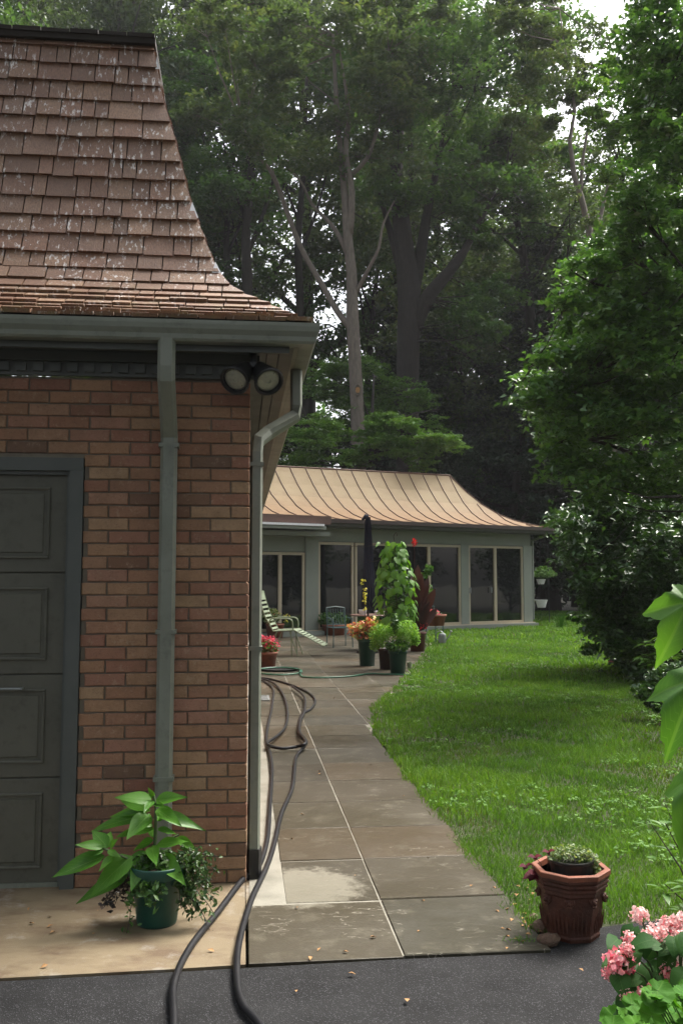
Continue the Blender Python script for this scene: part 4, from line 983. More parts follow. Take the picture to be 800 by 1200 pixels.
for i in range(85):
    x, y, Y = random.gauss(778, 28), random.uniform(1158, 1235), random.uniform(2.15, 2.6)
    y = max(y, 1158+abs(x-775)*.55*(1 if x < 775 else .1)); A = at(x, y, Y); L = random.uniform(.045, .07); B = A+Vector((random.uniform(-1, 1), random.uniform(-1, .3), random.uniform(-.3, .3))).normalized()*L
    place_leaf(rl, A, B, (random.uniform(-.5, .5), random.uniform(-.7, .2), 1), None, gr_, width=L); b.tube([A, A.lerp(Vector((.98, 2.4, .2)), .6), Vector((.98+random.uniform(-.05, .05), 2.4, .17))], .002, 4)
b.build('stems', M['stem'], gr_, world=True)
# tall foreground plant with drooping lobed leaves
tl = empty('tall_leafy_plant', (.80, 1.95, 0), 0, 'tall plant with large drooping lobed light green leaves at the right frame edge', 'plant')
tY = 1.85
b = MB().tube(spline([Vector((.80, 1.95, 0)), Vector((.79, 1.93, .5)), Vector((.77, 1.9, 1.0)), Vector((.76, 1.88, 1.5)), Vector((.74, 1.86, 1.75))], 4), .011, 8)
LB = [palmleaf(s_) for s_ in (1, 4, 9)]
for me_ in LB: me_.materials.append(M['foreleaf'])
fl_ = [((806, 706), (779, 768), -.05, 1.0), ((812, 692), (800, 735), .02, .9), ((818, 796), (779, 870), -.06, 1.0), ((830, 838), (806, 890), 0, .9), ((824, 910), (788, 985), -.06, 1.0), ((838, 930), (812, 1000), .02, .9), ((830, 1010), (802, 1070), -.03, .9)]
for i, (p0, p1, dd, wr) in enumerate(fl_):
    A, B = at(*p0, tY), at(*p1, tY+dd); L = (B-A).length
    place_leaf(LB[i % 3], A, B, (random.uniform(-1.2, .3), -.7, random.uniform(.2, .9)), None, tl, width=L*wr*.8)
    S0 = Vector((.765, 1.88, min(1.74, A.z+.03))); b.tube([S0, S0.lerp(A, .5)+Vector((0, 0, .03)), A], .004, 5)
b.build('stem', M['stem'], tl, world=True)
# lance-leaved greenery behind it (right edge, lower bed)
def whorl_plant(name, label, X, Y, H, n, seed, L0=.07, m='shrubsingle', spread_=.25, cat='plant', group=None):
    rt = empty(name, (X, Y, 0), 0, label, cat, group); q = random.Random(seed); b = MB(); 
    for i in range(n):
        a = q.uniform(0, 6.28); r = q.uniform(.1, 1)*spread_; h = H*q.uniform(.35, 1)
        tip = Vector((X+math.cos(a)*r, Y+math.sin(a)*r, h)); b.tube([Vector((X, Y, 0)), Vector((X+math.cos(a)*r*.5, Y+math.sin(a)*r*.5, h*.6)), tip], [.006, .004, .002], 5)
        for k in range(6):
            aa = k*1.05+q.uniform(0, .5); L = L0*q.uniform(.7, 1.2)
            place_leaf(M[m+'_mesh'], tip-Vector((0, 0, .01*k)), tip+Vector((math.cos(aa)*L, math.sin(aa)*L, L*q.uniform(-.4, .35))), (0, 0, 1), None, rt, width=L)
    b.build('stems', M['twig'], rt, world=True); return rt
sm = leafmesh(1, .36, 'ovate', .2, .2, 5, .0, seed=3); sm.materials.append(bigleafmat('bed_leaf', (.06, .15, .03), (.12, .24, .05), (.14, .24, .07), .4, .3)); M['shrubsingle_mesh'] = sm
whorl_plant('bed_plant', 'low lance-leaved green plant just behind the pink flowers', 1.65, 4.3, .62, 16, 4, .085, spread_=.28)
whorl_plant('bed_plant', 'leafy sprig of pointed green leaves between the pink flowers and the lawn', 1.42, 3.75, .72, 12, 9, .075, spread_=.2)
for (px, py, h_, n_, sd_, L0_, sp_, lb_) in ((770, 805, .75, 18, 5, .17, .45, 'light green whorled seedling at the foot of the dark shrub, right of the lawn'), (798, 815, .8, 16, 6, .16, .5, 'whorled green seedling at the frame edge under the dark shrub'),
        (748, 792, .5, 12, 7, .15, .35, 'small whorled seedling at the lawn edge, leftmost under the dark shrub'), (795, 870, .5, 12, 8, .10, .3, 'pointed green seedling in the bed between lobed leaves and lawn')):
    g_ = G(px, py); whorl_plant('bed_plant', lb_, g_.x, g_.y, h_, n_, sd_, L0_, spread_=sp_)
# coneflower leaning over the lawn
c = G(715, 795); cf = empty('coneflower', (c.x, c.y, 0), 0, 'single small pink daisy-like flower standing over the lawn before the shrub', 'flower')
h0 = at(715, 774, c.y)
b = MB().tube([c, c.lerp(h0, .6)+Vector((.02, 0, 0)), h0], .004, 5).build('stem', M['stem'], cf, world=True)
pm2 = leafmesh(1, .4, 'blade', .2, .0, 3, 0, seed=2); pm2.materials.append(M['pinkpetal'] if 'pinkpetal' in M else simple('flower_petal', (.7, .25, .28), .6))
for i in range(11):
    a = i*2*math.pi/11; place_leaf(pm2, h0, h0+Vector((math.cos(a)*.05, math.sin(a)*.05-.015, -.015)), (0, -.5, 1), None, cf, width=.05, name='petal')
MB().lathe([(.014, -.005), (.018, .006), (.008, .018)], tuple(h0-Vector(cf.location)), 10).build('flower_centre', M['darkpot'], cf)

# ---------------- patio group ----------------
def prof_pot(r0, r1, h, lip=.02): return [(r0, 0), (r1*.93, h-.05), (r1, h-.048), (r1+lip*.3, h), (r1-.02, h), (r1-.03, h-.03)]
def potted(px, py, hpx, r0, r1, m, name, label, cat='potted plant', n=24, kind='leaf'):
    c = G(px, py, .015); rt = empty(name, (c.x, c.y, .015), 0, label, cat); h = hpx*c.y/FPX
    pot(rt, prof_pot(r0*c.y/FPX, r1*c.y/FPX, h), m, n); growers(rt, h-.02, r1*c.y/FPX*.85); return rt, c.y, h
def PA(rt, x, y, rx, ry, n, Y, dy=0, rd=None):     # a foliage blob from patio pixels
    p = at(x, y, Y+dy)-woff(rt); k = Y/FPX; return (p.x, p.y, p.z, rx*k, (rd or rx)*k, ry*k, n)
# coleus in tall green pot
rt, Y, h = potted(430, 780, 31, 8.5, 11, M['greenpot'], 'coleus_pot', 'pink and lime coleus in a tall green pot, left of the vine tower')
foliage('foliage', M['coleus'], [PA(rt, 420, 738, 14, 10, 260, Y), PA(rt, 436, 733, 12, 11, 240, Y), PA(rt, 430, 745, 14, 8, 160, Y)], .085, .6, .5, parent=rt, shell=.5)
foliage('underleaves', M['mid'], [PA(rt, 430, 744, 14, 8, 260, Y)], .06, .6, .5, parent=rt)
st_ = MB().tube([at(430, 748, Y), at(427, 715, Y), at(426, 679, Y)], .008, 5).build('stake', M['twig'], rt, world=True)
foliage('yellow_leaves', M['yellow'], [PA(rt, 426+random.uniform(-3, 3), y, 3, 2, 4, Y) for y in (680, 684, 690, 696, 701, 706, 714)], .07, .7, .3, parent=rt)
# lime mound in green pot
rt, Y, h = potted(466, 789, 26, 8.5, 11, M['greenpot'], 'lime_foliage_pot', 'airy lime green mound in the green pot nearest on the patio')
foliage('foliage', M['lime'], [PA(rt, 445, 745, 13, 15, 1700, Y), PA(rt, 477, 742, 14, 16, 1700, Y), PA(rt, 463, 740, 13, 13, 700, Y), PA(rt, 439, 755, 7, 9, 500, Y), PA(rt, 487, 748, 6, 10, 400, Y)], .034, .5, .4, parent=rt, shell=.45)
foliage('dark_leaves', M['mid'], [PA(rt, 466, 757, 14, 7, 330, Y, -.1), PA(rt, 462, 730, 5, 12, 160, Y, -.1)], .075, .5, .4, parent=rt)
# vine tower
rt, Y, h = potted(453, 784, 24, 8, 10, M['darkpot'], 'vine_tower', 'tall column of heart-shaped bright green vine leaves on an obelisk in a dark pot')
b = MB(); top = at(462, 634, Y)
for k in range(6):
    a = k*math.pi/3; c0 = Vector(rt.location)+Vector((math.cos(a)*.16, math.sin(a)*.16, h)); b.tube([c0, c0.lerp(at(463, 700, Y), .5)+Vector((math.cos(a)*.12, math.sin(a)*.12, 0)), top], .006, 5)
b.tube(spline([top, at(461, 628, Y), at(464, 624, Y), at(465, 628, Y)], 4), .006, 5); b.build('obelisk', M['twig'], rt, world=True)
hm = leafmesh(1, .95, 'heart', .25, .06, 6, .02, seed=3); hm.materials.append(M['vine'])
axc = Vector(rt.location)
for i in range(230):
    t = random.random()**.9; yy = 634+t*104; cx_ = 463+ (1-t)*-1 + t*1.5; hwp = 8+14.5*min(1, t*2.2)**.8*(1-.25*max(0, t-.7)/.3)
    a = random.uniform(0, 2*math.pi); A = at(cx_, yy, Y)+Vector((math.cos(a), math.sin(a)*.9, 0))*hwp*Y/FPX
    o_ = Vector((math.cos(a), math.sin(a), 0)); L = random.uniform(.09, .145)
    place_leaf(hm, A, A+(o_*random.uniform(.2, .9)+Vector((random.uniform(-.8, .8), 0, -1))).normalized()*L, o_+Vector((random.uniform(-.4, .4), -.2, random.uniform(.2, 1.2))), None, rt, width=L*random.uniform(.85, 1.05))
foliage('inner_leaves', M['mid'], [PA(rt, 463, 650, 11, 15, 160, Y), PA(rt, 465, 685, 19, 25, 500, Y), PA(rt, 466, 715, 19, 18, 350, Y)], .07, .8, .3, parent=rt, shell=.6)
for tn in ([(448, 637, 0), (440, 638, -.1), (425, 641, -.15), (413, 640, -.1), (411, 646, -.1)], [(446, 655, 0), (438, 658, 0), (430, 656, 0)], [(446, 680, 0), (438, 688, 0), (431, 686, 0)]):
    MB().tube(spline([at(x_, y_, Y+d_) for x_, y_, d_ in tn], 4), .005, 4).build('tendril', M['twig'], rt, world=True)
place_leaf(hm, at(444, 636, Y), at(440, 640, Y-.1), (0, -1, .5), None, rt, width=.06)
# canna
rt, Y, h = potted(489, 763, 22, 8, 10, M['oldterra'], 'canna_pot', 'dark red canna with one scarlet flower in a brown pot behind the vine tower')
b = MB().tube([at(488, 745, Y), at(486, 690, Y), at(485, 641, Y)], .009, 6).tube([at(490, 745, Y), at(494, 700, Y), at(496, 680, Y)], .009, 6); b.build('stem', M['canna'], rt, world=True)
cm = leafmesh(1, .28, 'blade', .12, .25, 6, .01, seed=5); cm.materials.append(M['canna'])
for (p0, p1) in (((488, 720), (484, 672)), ((490, 722), (500, 676)), ((492, 725), (510, 690)), ((489, 735), (505, 705)), ((488, 730), (478, 695)), ((489, 735), (494, 694)), ((490, 740), (512, 712)), ((488, 700), (489, 662)), ((487, 738), (476, 715)), ((491, 740), (503, 722)), ((487, 712), (494, 672))):
    A, B = at(*p0, Y), at(p1[0], p1[1], Y+random.uniform(-.15, .1)); place_leaf(cm, A, B, (random.uniform(-.4, .4), -1, .3), None, rt, width=(B-A).length*1.05)
foliage('flower', M['red'], [PA(rt, 485, 636, 3.2, 5, 60, Y)], .045, .7, .2, parent=rt)
foliage('flower', M['red'], [PA(rt, 496, 732, 6, 6, 30, Y), PA(rt, 483, 729, 3, 3, 12, Y)], .06, .8, .2, parent=rt)
foliage('foliage', M['mid'], [PA(rt, 497, 690, 9, 22, 120, Y, .25), PA(rt, 502, 668, 5, 7, 60, Y, .25)], .10, .7, .3, parent=rt)
# closed umbrella
c = G(431, 768); uY = c.y+.5; ut = empty('patio_umbrella', (at(431, 700, uY).x, uY, .015), 0, 'closed navy patio umbrella standing behind the potted plants', 'umbrella')
zt = at(431, 606, uY).z-.015; zb = at(431, 712, uY).z-.015
MB().tube([(0, 0, 0), (0, 0, zt+.03)], .02, 10).build('pole', M['darkpot'], ut)
MB().lathe([(.25, 0), (.25, .05), (.05, .08), (.03, .25)], n=20).build('base', M['black'], ut)
b = MB(); nF = 16; vs = []; fs = []; LVs = 9
for i in range(LVs):
    t = i/(LVs-1); z = zt-(zt-zb)*t
    for k in range(nF*2):
        a = math.pi*k/nF; rb_ = .05+.10*min(1, t*1.4); r = rb_*(1 if k % 2 else .62)*(1+.15*math.sin(k*3.1+t*4)); vs.append((r*math.cos(a)+.02*t*math.sin(3*t), r*math.sin(a), z+(.03*math.sin(k*2.2) if i == LVs-1 else 0)))
for i in range(LVs-1):
    for k in range(nF*2): fs.append((i*nF*2+k, i*nF*2+(k+1) % (nF*2), (i+1)*nF*2+(k+1) % (nF*2), (i+1)*nF*2+k))
fs.append(tuple(range(nF*2))); b.add(vs, fs); b.build('canopy', M['navy'], ut)
MB().tube([(0, 0, zt), (-.04, 0, zt+.02), (-.12, 0, zt-.06)], [.05, .05, .02], 8).build('canopy_tip', M['navy'], ut)
# table hidden behind the pots with things on it
tY2 = 20.4; tc = at(438, 720, tY2); tbz = tc.z-.015
pt_ = empty('patio_table', (tc.x, tY2, .015), 0, 'small patio table behind the coleus pot, under the closed umbrella', 'table')
MB().lathe([(.50, tbz-.03), (.52, tbz-.01), (.5, tbz), (.1, tbz)], n=28).build('table_top', M['wood'], pt_)
for a in (.6, 2.2, 3.7, 5.3): MB().tube([(math.cos(a)*.35, math.sin(a)*.35, 0), (math.cos(a)*.2, math.sin(a)*.2, tbz-.03)], .014, 6).build('leg', M['teal'], pt_)
zt_ = tbz+.015
for (dx, dy, lb, m_, r, hh) in ((-.25, -.1, 'white tub standing on the left of the patio table', 'white', .09, .10), (.12, .0, 'white dish on the patio table beside the vine leaves', 'white', .12, .07), (.30, .05, 'small pinkish clay pot on the right of the patio table', 'terracotta', .07, .12)):
    o = MB().lathe([(r*.7, 0), (r, hh), (r*.9, hh), (r*.6, .02)], n=18).build('bowl', M[m_]); o.location = (tc.x+dx, tY2+dy, zt_+.001); tag(o, lb, 'bowl')
# chairs
def chair(px, py, hpx, rz, label):
    c = G(px, py, .015); k = c.y/FPX
    rt = empty('patio_chair', (c.x, c.y, .015), rz, label, 'chair', None); w_, d_, sh, H_ = .23, .22, .43, .86
    for sx in (-1, 1):
        MB().tube([(sx*w_, -d_, 0), (sx*w_*.95, -d_*.9, sh), (sx*w_*1.05, -d_*.8, sh+.2), (sx*w_*1.05, d_*.8, sh+.22)], .013, 6).build('leg', M['teal'], rt)
        MB().tube([(sx*w_, d_*1.1, 0), (sx*w_*.95, d_, sh), (sx*w_*.95, d_*1.35, H_)], .013, 6).build('leg', M['teal'], rt)
    b = MB()
    for i in range(9): b.box(-w_+.01+i*.052, -w_+.03+i*.052, -d_, d_, sh-.004, sh+.006)
    b.box(-w_-.01, w_+.01, -d_-.012, -d_+.012, sh-.008, sh+.012).box(-w_-.01, w_+.01, d_-.012, d_+.012, sh-.008, sh+.012); b.build('seat', M['teal'], rt)
    b = MB()
    for i in range(7): x_ = -w_+.05+i*.06; b.tube([(x_, d_*1.02, sh+.06), (x_, d_*1.33, H_-.02)], .007, 5)
    b.tube([(-w_*.95, d_*1.35, H_), (0, d_*1.37, H_+.03), (w_*.95, d_*1.35, H_)], .013, 6).tube([(-w_*.95, d_*1.05, sh+.06), (w_*.95, d_*1.05, sh+.06)], .01, 6); b.build('backrest', M['teal'], rt)
    return rt
chair(398, 758, 50, R(20), 'teal metal patio chair before the glass door, left of the coleus pot')
chair(505, 752, 45, R(150), 'teal metal chair at the patio edge right of the canna')
rt, Y, h = potted(507, 731.5, 9, 9, 11, M['terracotta'], 'red_begonia_bowl', 'bowl of coral red begonias sitting on the teal chair right of the canna')
rt.location = at(507, 733, 21.6); 
Y = 21.6
foliage('flowers', M['hotpink'], [PA(rt, 506, 721, 11, 8, 170, Y)], .06, .8, .4, parent=rt); foliage('leaves', M['mid'], [PA(rt, 507, 723, 12, 8, 160, Y)], .06, .8, .4, parent=rt)
rt, Y, h = potted(391, 744, 12, 12, 14, M['terracotta'], 'green_potted_plant', 'leafy green plant in a low terracotta pot against the far glass')
foliage('foliage', M['mid'], [PA(rt, 385, 726, 14, 8, 350, Y), PA(rt, 398, 724, 9, 7, 150, Y)], .08, .6, .4, parent=rt)
# hot pink begonia by the wall
rt, Y, h = potted(312, 781, 17, 10, 13, M['terracotta'], 'hot_pink_flower_pot', 'hot pink begonias in a terracotta pot at the foot of the brick wall')
foliage('flowers', M['hotpink'], [PA(rt, 316, 755, 13, 10, 380, Y), PA(rt, 303, 752, 9, 9, 150, Y)], .045, .8, .4, parent=rt, shell=.6); foliage('leaves', M['mid'], [PA(rt, 312, 758, 14, 9, 360, Y)], .055, .8, .4, parent=rt)
rt, Y, h = potted(322, 747, 16, 9, 11, M['terracotta'], 'variegated_plant_pot', 'cream and orange flowering plant behind the lounge chair by the far door')
foliage('foliage', M['cream'], [PA(rt, 318, 722, 12, 9, 260, Y)], .08, .6, .4, parent=rt); foliage('flowers', M['yellow'], [PA(rt, 334, 725, 4, 6, 20, Y), PA(rt, 337, 721, 3, 4, 10, Y)], .06, .6, .4, parent=rt)
foliage('flowers', M['coleus'], [PA(rt, 320, 720, 10, 7, 40, Y)], .06, .6, .4, parent=rt)
# watering can
c = G(518, 754, 0); wc = empty('watering_can', (c.x, c.y, .01), R(-20), 'small grey metal watering can on the grass edge beside the teal chair', 'watering can'); q = c.y/FPX
MB().lathe([(.085, 0), (.09, .02), (.088, .19), (.075, .22), (.05, .225)], n=20).build('body', M['steel'], wc)
MB().tube([(.07, 0, .05), (.16, 0, .16), (.21, 0, .26)], [.02, .015, .012], 8).tube([(.205, 0, .25), (.225, 0, .29)], [.014, .035], 10).build('spout', M['steel'], wc)
MB().tube(spline([(-.08, 0, .05), (-.16, 0, .12), (-.14, 0, .24), (-.04, 0, .28), (.04, 0, .22)], 4), .009, 6).build('handle', M['steel'], wc)
c = G(479.5, 784); o = MB().lathe([(.035, 0), (.045, .09), (.04, .09), (.032, .01)], n=14).build('cup', M['strap']); o.location = (c.x, c.y, .02); tag(o, 'small pale cup on the flagstones beside the lime foliage pot', 'cup')
# chaise lounge
lc = G(346, 768, .015); ly = 18.9
ch = empty('lounge_chair', (at(345, 740, ly).x, ly, .015), R(-8), 'pale green strap lounge chair with sloping foot rest beside the house wall', 'lounge chair')
sz = at(345, 738, ly).z-.03; fz = .10
def P3(x, y, z): return Vector((x, y, z))
wv = .27
back = [(-.38, sz), (-.55, sz+.30), (-.66, sz+.62), (-.70, sz+.78)]; seat = [(-.38, sz), (.05, sz+.02)]; leg = [(.05, sz+.02), (.62, sz-.28)]
for nm, ln, nst in (('backrest', back, 11), ('seat', seat, 7), ('foot_rest', leg, 9)):
    fr = MB()
    for s_ in (-1, 1): fr.tube([P3(x, s_*wv, z) for x, z in ln], .014, 6)
    fr.tube([P3(ln[-1][0], -wv, ln[-1][1]), P3(ln[-1][0], wv, ln[-1][1])], .014, 6); f_ = fr.build(nm, M['strap'], ch)
    sm_ = None
    for i in range(nst):
        t = (i+.5)/nst*(len(ln)-1); k = min(int(t), len(ln)-2); u_ = t-k; x = ln[k][0]+(ln[k+1][0]-ln[k][0])*u_; z = ln[k][1]+(ln[k+1][1]-ln[k][1])*u_
        dx, dz = ln[k+1][0]-ln[k][0], ln[k+1][1]-ln[k][1]; dl = math.hypot(dx, dz); dx, dz = dx/dl*.02, dz/dl*.02
        MB().add([(x-dx, -wv, z-dz+.012), (x+dx, -wv, z+dz+.012), (x+dx, wv, z+dz+.012), (x-dx, wv, z-dz+.012), (x-dx, -wv, z-dz+.006), (x+dx, -wv, z+dz+.006), (x+dx, wv, z+dz+.006), (x-dx, wv, z-dz+.006)], [(0, 1, 2, 3), (7, 6, 5, 4), (0, 4, 5, 1), (2, 6, 7, 3)]).build('strap', M['strap'], f_)
for s_ in (-1, 1):
    for (xa, xb) in ((-.45, -.30), (.0, -.02)): MB().tube([P3(xa, s_*wv, 0), P3(xb, s_*wv, sz)], .013, 6).build('leg', M['strap'], ch)
    MB().tube([P3(.12, s_*wv, 0), P3(-.05, s_*wv, sz)], .013, 6).build('leg', M['strap'], ch)
    MB().tube(spline([P3(-.45, s_*(wv+.02), sz+.1), P3(-.42, s_*(wv+.03), sz+.24), P3(-.2, s_*(wv+.03), sz+.25), P3(.0, s_*(wv+.02), sz+.22), P3(.02, s_*(wv+.02), sz)], 4), .014, 6).build('armrest', M['strap'], ch)
# hanging basket at the wood edge
hb = at(634, 712, 31.5); bk = empty('hanging_basket', (hb.x, hb.y, hb.z), 0, 'white hanging pot with pale green fern at the corner of the far house', 'hanging basket')
MB().lathe([(.13, 0), (.20, .24), (.21, .26), (.17, .26), (.16, .2)], n=20).build('pot', M['white'], bk)
b = MB(); 
for a in (0, 2.1, 4.2): b.tube([(math.cos(a)*.18, math.sin(a)*.18, .25), (0, 0, 1.6)], .007, 4)
b.tube([(0, 0, 1.6), (0, 0, 2.2)], .01, 4).build('hanger', M['black'], bk)
b = MB().tube([(.25, 0, -hb.z), (.25, 0, 2.0), (.2, 0, 2.2), (0, 0, 2.2)], .011, 6).build('post', M['black'], bk)
fern = empty('fern', (hb.x, hb.y, hb.z+1.0), 0, 'pale green spreading fern hanging above the white pot by the far house corner', 'fern')
MB().lathe([(.10, -.22), (.16, -.05), (.13, -.05)], n=14).build('pot', M['white'], fern)
foliage('fronds', M['dogwood'], [(0, 0, .12, .55, .4, .13, 500), (.1, 0, .25, .3, .3, .15, 160)], .12, .35, .6, parent=fern, hang=.6)
c = at(657, 730, 28); foliage('x', M['cream'], [(0, 0, 0, .1, .1, .1, 1)], .1)
bpy.data.objects.remove(bpy.data.objects['x'])
gt = empty('grass_tuft', (G(657, 736).x, G(657, 736).y, 0), 0, 'taller pale grass tuft standing in the lawn near the far house corner', 'grass tuft')
b = MB()
for i in range(60):
    a = random.uniform(0, 6.28); r = random.uniform(.05, .4); h = random.uniform(.25, .55); b.tube([(math.cos(a)*r*.3, math.sin(a)*r*.3, 0), (math.cos(a)*r*.6, math.sin(a)*r*.6, h*.7), (math.cos(a)*r, math.sin(a)*r, h)], [.006, .005, .001], 3)
b.build('blades', M['lime'], gt)

# grass sprouting in the joint at the path corner
gt = empty('grass_tuft', tuple(G(612, 1108)), 0, 'little green grass tuft sprouting at the path corner beside the brown stones', 'grass tuft')
b = MB()
for i in range(80):
    a = random.uniform(0, 6.28); r = random.uniform(.005, .06); x_, y_ = random.gauss(0, .045), random.gauss(0, .012); h = random.uniform(.015, .045)
    b.tube([(x_, y_, 0), (x_+math.cos(a)*r*.3, y_+math.sin(a)*r*.3, h*.7), (x_+math.cos(a)*r*.6, y_+math.sin(a)*r*.6, h)], [.0016, .0013, .0003], 3)
b.build('blades', M['lime'], gt)
# ---------------- trees ----------------
def limb_points(q, p0, d, L, n=5, bend=.25, rise=.15):
    pts = [Vector(p0)]; d = Vector(d).normalized()
    for i in range(n):
        d = (d+Vector((q.uniform(-bend, bend), q.uniform(-bend, bend), q.uniform(-bend*.5, bend)+rise*.3))).normalized(); pts.append(pts[-1]+d*L/n)
    return pts
def proto(name, seed, H, tr, h0, spreadr, nl, leafn, lsize, lm, bark, flat=.45, sub=22, up=.6, conifer=False):
    q = random.Random(seed); rng = np.random.default_rng(seed); b = MB(); ends = []
    tp_ = [Vector((0, 0, -.1))]; d = Vector((q.uniform(-.06, .06), q.uniform(-.06, .06), 1))
    for i in range(9): d = (d+Vector((q.uniform(-.07, .07), q.uniform(-.07, .07), 0))).normalized(); tp_.append(tp_[-1]+d*H*.92/9)
    b.tube(tp_, [tr*(1.25 if i == 0 else 1-.85*i/9) for i in range(10)], 9)
    for k in range(nl):
        t = h0+(1-h0)*(k+q.random()*.7)/nl; t = min(t, .98); i = min(8, int(t*9)); p0 = tp_[i].lerp(tp_[i+1], t*9-i)
        a = k*2.4+q.uniform(-.5, .5); prof_ = math.sin(math.pi*min(1, (t-h0)/(1-h0)*.8+.22))**.7 if not conifer else 1.05-(t-h0)/(1-h0)
        L = spreadr*prof_*q.uniform(.75, 1.15); el = q.uniform(.25, .9) if not conifer else q.uniform(-.25, .1)
        lp = limb_points(q, p0, (math.cos(a)*math.cos(el), math.sin(a)*math.cos(el), math.sin(el)), L, 5, .22)
        r0 = tr*(1-.8*t)*.5; b.tube(lp, [r0*(1-.85*j/5) for j in range(6)], 6)
        for j in (2, 3, 4, 5):
            for _ in range(2 if j < 5 else 1):
                a2 = q.uniform(0, 6.28); L2 = L*q.uniform(.2, .42)
                e = lp[j]+Vector((math.cos(a2), math.sin(a2), q.uniform(-.15, .45)))*L2 if j < 5 else lp[j]
                if j < 5: b.tube([lp[j], lp[j].lerp(e, .5)+Vector((0, 0, L2*.08)), e], [r0*.3, r0*.2, r0*.06], 4)
                r = spreadr*q.uniform(.16, .30); ends.append((e.x, e.y, e.z, r, r, r*flat, 1))
    tot = sum(e[3]**2 for e in ends); bl = [(x, y, z, r, r2, r3, max(8, leafn*r*r/tot)) for (x, y, z, r, r2, r3, _) in ends]
    tm = b.mesh('trunk', smooth=True); tm.materials.append(bark)
    C, var = cloud(bl, (0, 0, 0), rng, .5, sub, .33); n = len(C); Nn = rng.normal(size=(n, 3))*.8; Nn[:, 2] = np.abs(Nn[:, 2])+up
    D = rng.normal(size=(n, 3)); D[:, 2] -= .3
    cm_ = leaf_arrays(C, Nn, D, lsize*(.6+.8*rng.random(n)), .6, var, 'crown', lm)
    return tm, cm_
def place_tree(pr, name, x, y, rz, s, label, cat='tree', group=None, sz_=None, z=0):
    rt = empty(name, (x, y, z), rz, label, cat, group); rt.scale = (s, s, sz_ or s)
    link('trunk', pr[0], None, rt); link('crown', pr[1], None, rt); return rt
PR = [proto('a', 31, 23, .42, .30, 6.2, 17, 24000, .26, M['forest'], M['barkdark'], sub=30),
      proto('b', 32, 25, .36, .38, 5.6, 16, 22000, .25, M['forest2'], M['barkdark'], sub=30),
      proto('c', 33, 21, .30, .22, 5.2, 18, 24000, .25, M['forest'], M['barkdark'], sub=30),
      proto('d', 34, 19, .24, .12, 3.6, 26, 22000, .25, M['evergreen'], M['barkdark'], flat=.35, sub=20, conifer=True),
      proto('e', 35, 26, .5, .34, 7.0, 18, 30000, .22, M['forest2'], M['barkdark'], sub=34)]
SH = [proto('s1', 41, 3.4, .06, .02, 1.9, 16, 9000, .13, M['forest'], M['barkdark'], flat=.7, sub=18),
      proto('s2', 42, 4.6, .07, .02, 2.0, 20, 10000, .14, M['evergreen'], M['barkdark'], flat=.7, sub=18)]
gl_ = 'dark trees of the wood behind the far house'
spots = [(-13.5, 37, 0, 1.0, 0), (-8.8, 43, 1, 1.1, 4), (-4.6, 48, 2, 1.15, 1), (.6, 50, .5, 1.05, 2), (4.2, 46, 1.7, 1.1, 1), (9.5, 43, 2.9, 1.0, 4), (12.8, 50, 4, 1.15, 0),
         (17, 44, .7, 1.05, 2), (7.4, 53, 5, 1.2, 0), (-11, 54, 1.1, 1.2, 1), (-2, 58, 3.3, 1.25, 4), (21, 56, 2, 1.2, 4), (-18, 50, 2.2, 1.1, 2), (15.2, 62, .3, 1.3, 1), (26, 48, 1, 1.1, 1), (-16, 65, 3, 1.3, 4), (24, 68, 2.4, 1.35, 0),
         (11.3, 38, 1.3, .95, 3), (7.2, 40.5, .3, 1.0, 3), (14.8, 37, 2.3, .9, 3), (9.1, 47, 5.1, 1.05, 3), (4.8, 42.5, 2.3, .85, 3), (3.2, 47, 1.3, 1.0, 3), (5.8, 50, 3.3, 1.1, 3), (-11.5, 46, .4, 1.1, 2), (-15, 42, 2.6, 1.1, 4), (7.2, 45.5, 2.9, .62, 2), (4.2, 52, 1.9, .75, 2), (10.2, 52, .9, .8, 2)]
for i, (x, y, rz, s, k) in enumerate(spots):
    if k == 3: place_tree(PR[k], 'evergreen_tree', x, y, rz, s, 'tall dark evergreen of the shadowy stand right of the far house', 'tree', 'dark evergreens right of the far house')
    else: sx_ = 400+1092*x/y; place_tree(PR[k], 'woodland_tree', x, y, rz, s, 'tall leafy tree of the wood behind the houses', 'tree', gl_, s*(.88 if 600 < sx_ < 830 else 1.28))
for i, (x, y, rz, s, k) in enumerate([(-8, 36, 0, 1, 0), (-5, 38, 1, 1.1, 1), (-1.5, 39.5, 2, 1.1, 0), (1.5, 41, 3, 1.15, 1), (5, 41.5, 4, 1.1, 0), (8.5, 41, 5, 1.1, 1), (12, 42.5, 1, 1.1, 1), (10.2, 43, 2, 1.2, 1), (15, 41, .4, 1.1, 1), (18, 39, 1.4, 1.2, 1), (7, 43.5, .4, 1.3, 1), (20, 44, 2.4, 1.4, 1), (-11, 40, 2, 1.2, 1), (3.5, 37.5, 1, .9, 1)]):
    place_tree(SH[k], 'woodland_shrub', x, y+2.5, rz, s*1.5, 'dark bushy undergrowth at the edge of the wood', 'shrub', 'undergrowth at the edge of the wood', s*2.0)
# far wood closing the view
bl = []
rng = np.random.default_rng(77)
for i in range(170):
    x = rng.uniform(-48, 62); y = 74+rng.uniform(-4, 14); z = rng.uniform(0, 1)**1.3*21; bl.append((x, y, z, 3.6, 2.5, 2.4, 230 if z > 9 else 420))
tag(foliage('far_wood', M['forest'], bl, .62, .7, .4, rng=rng, shell=.4), 'far dark green wood filling the gaps between the tree trunks', 'wood', kind='stuff')
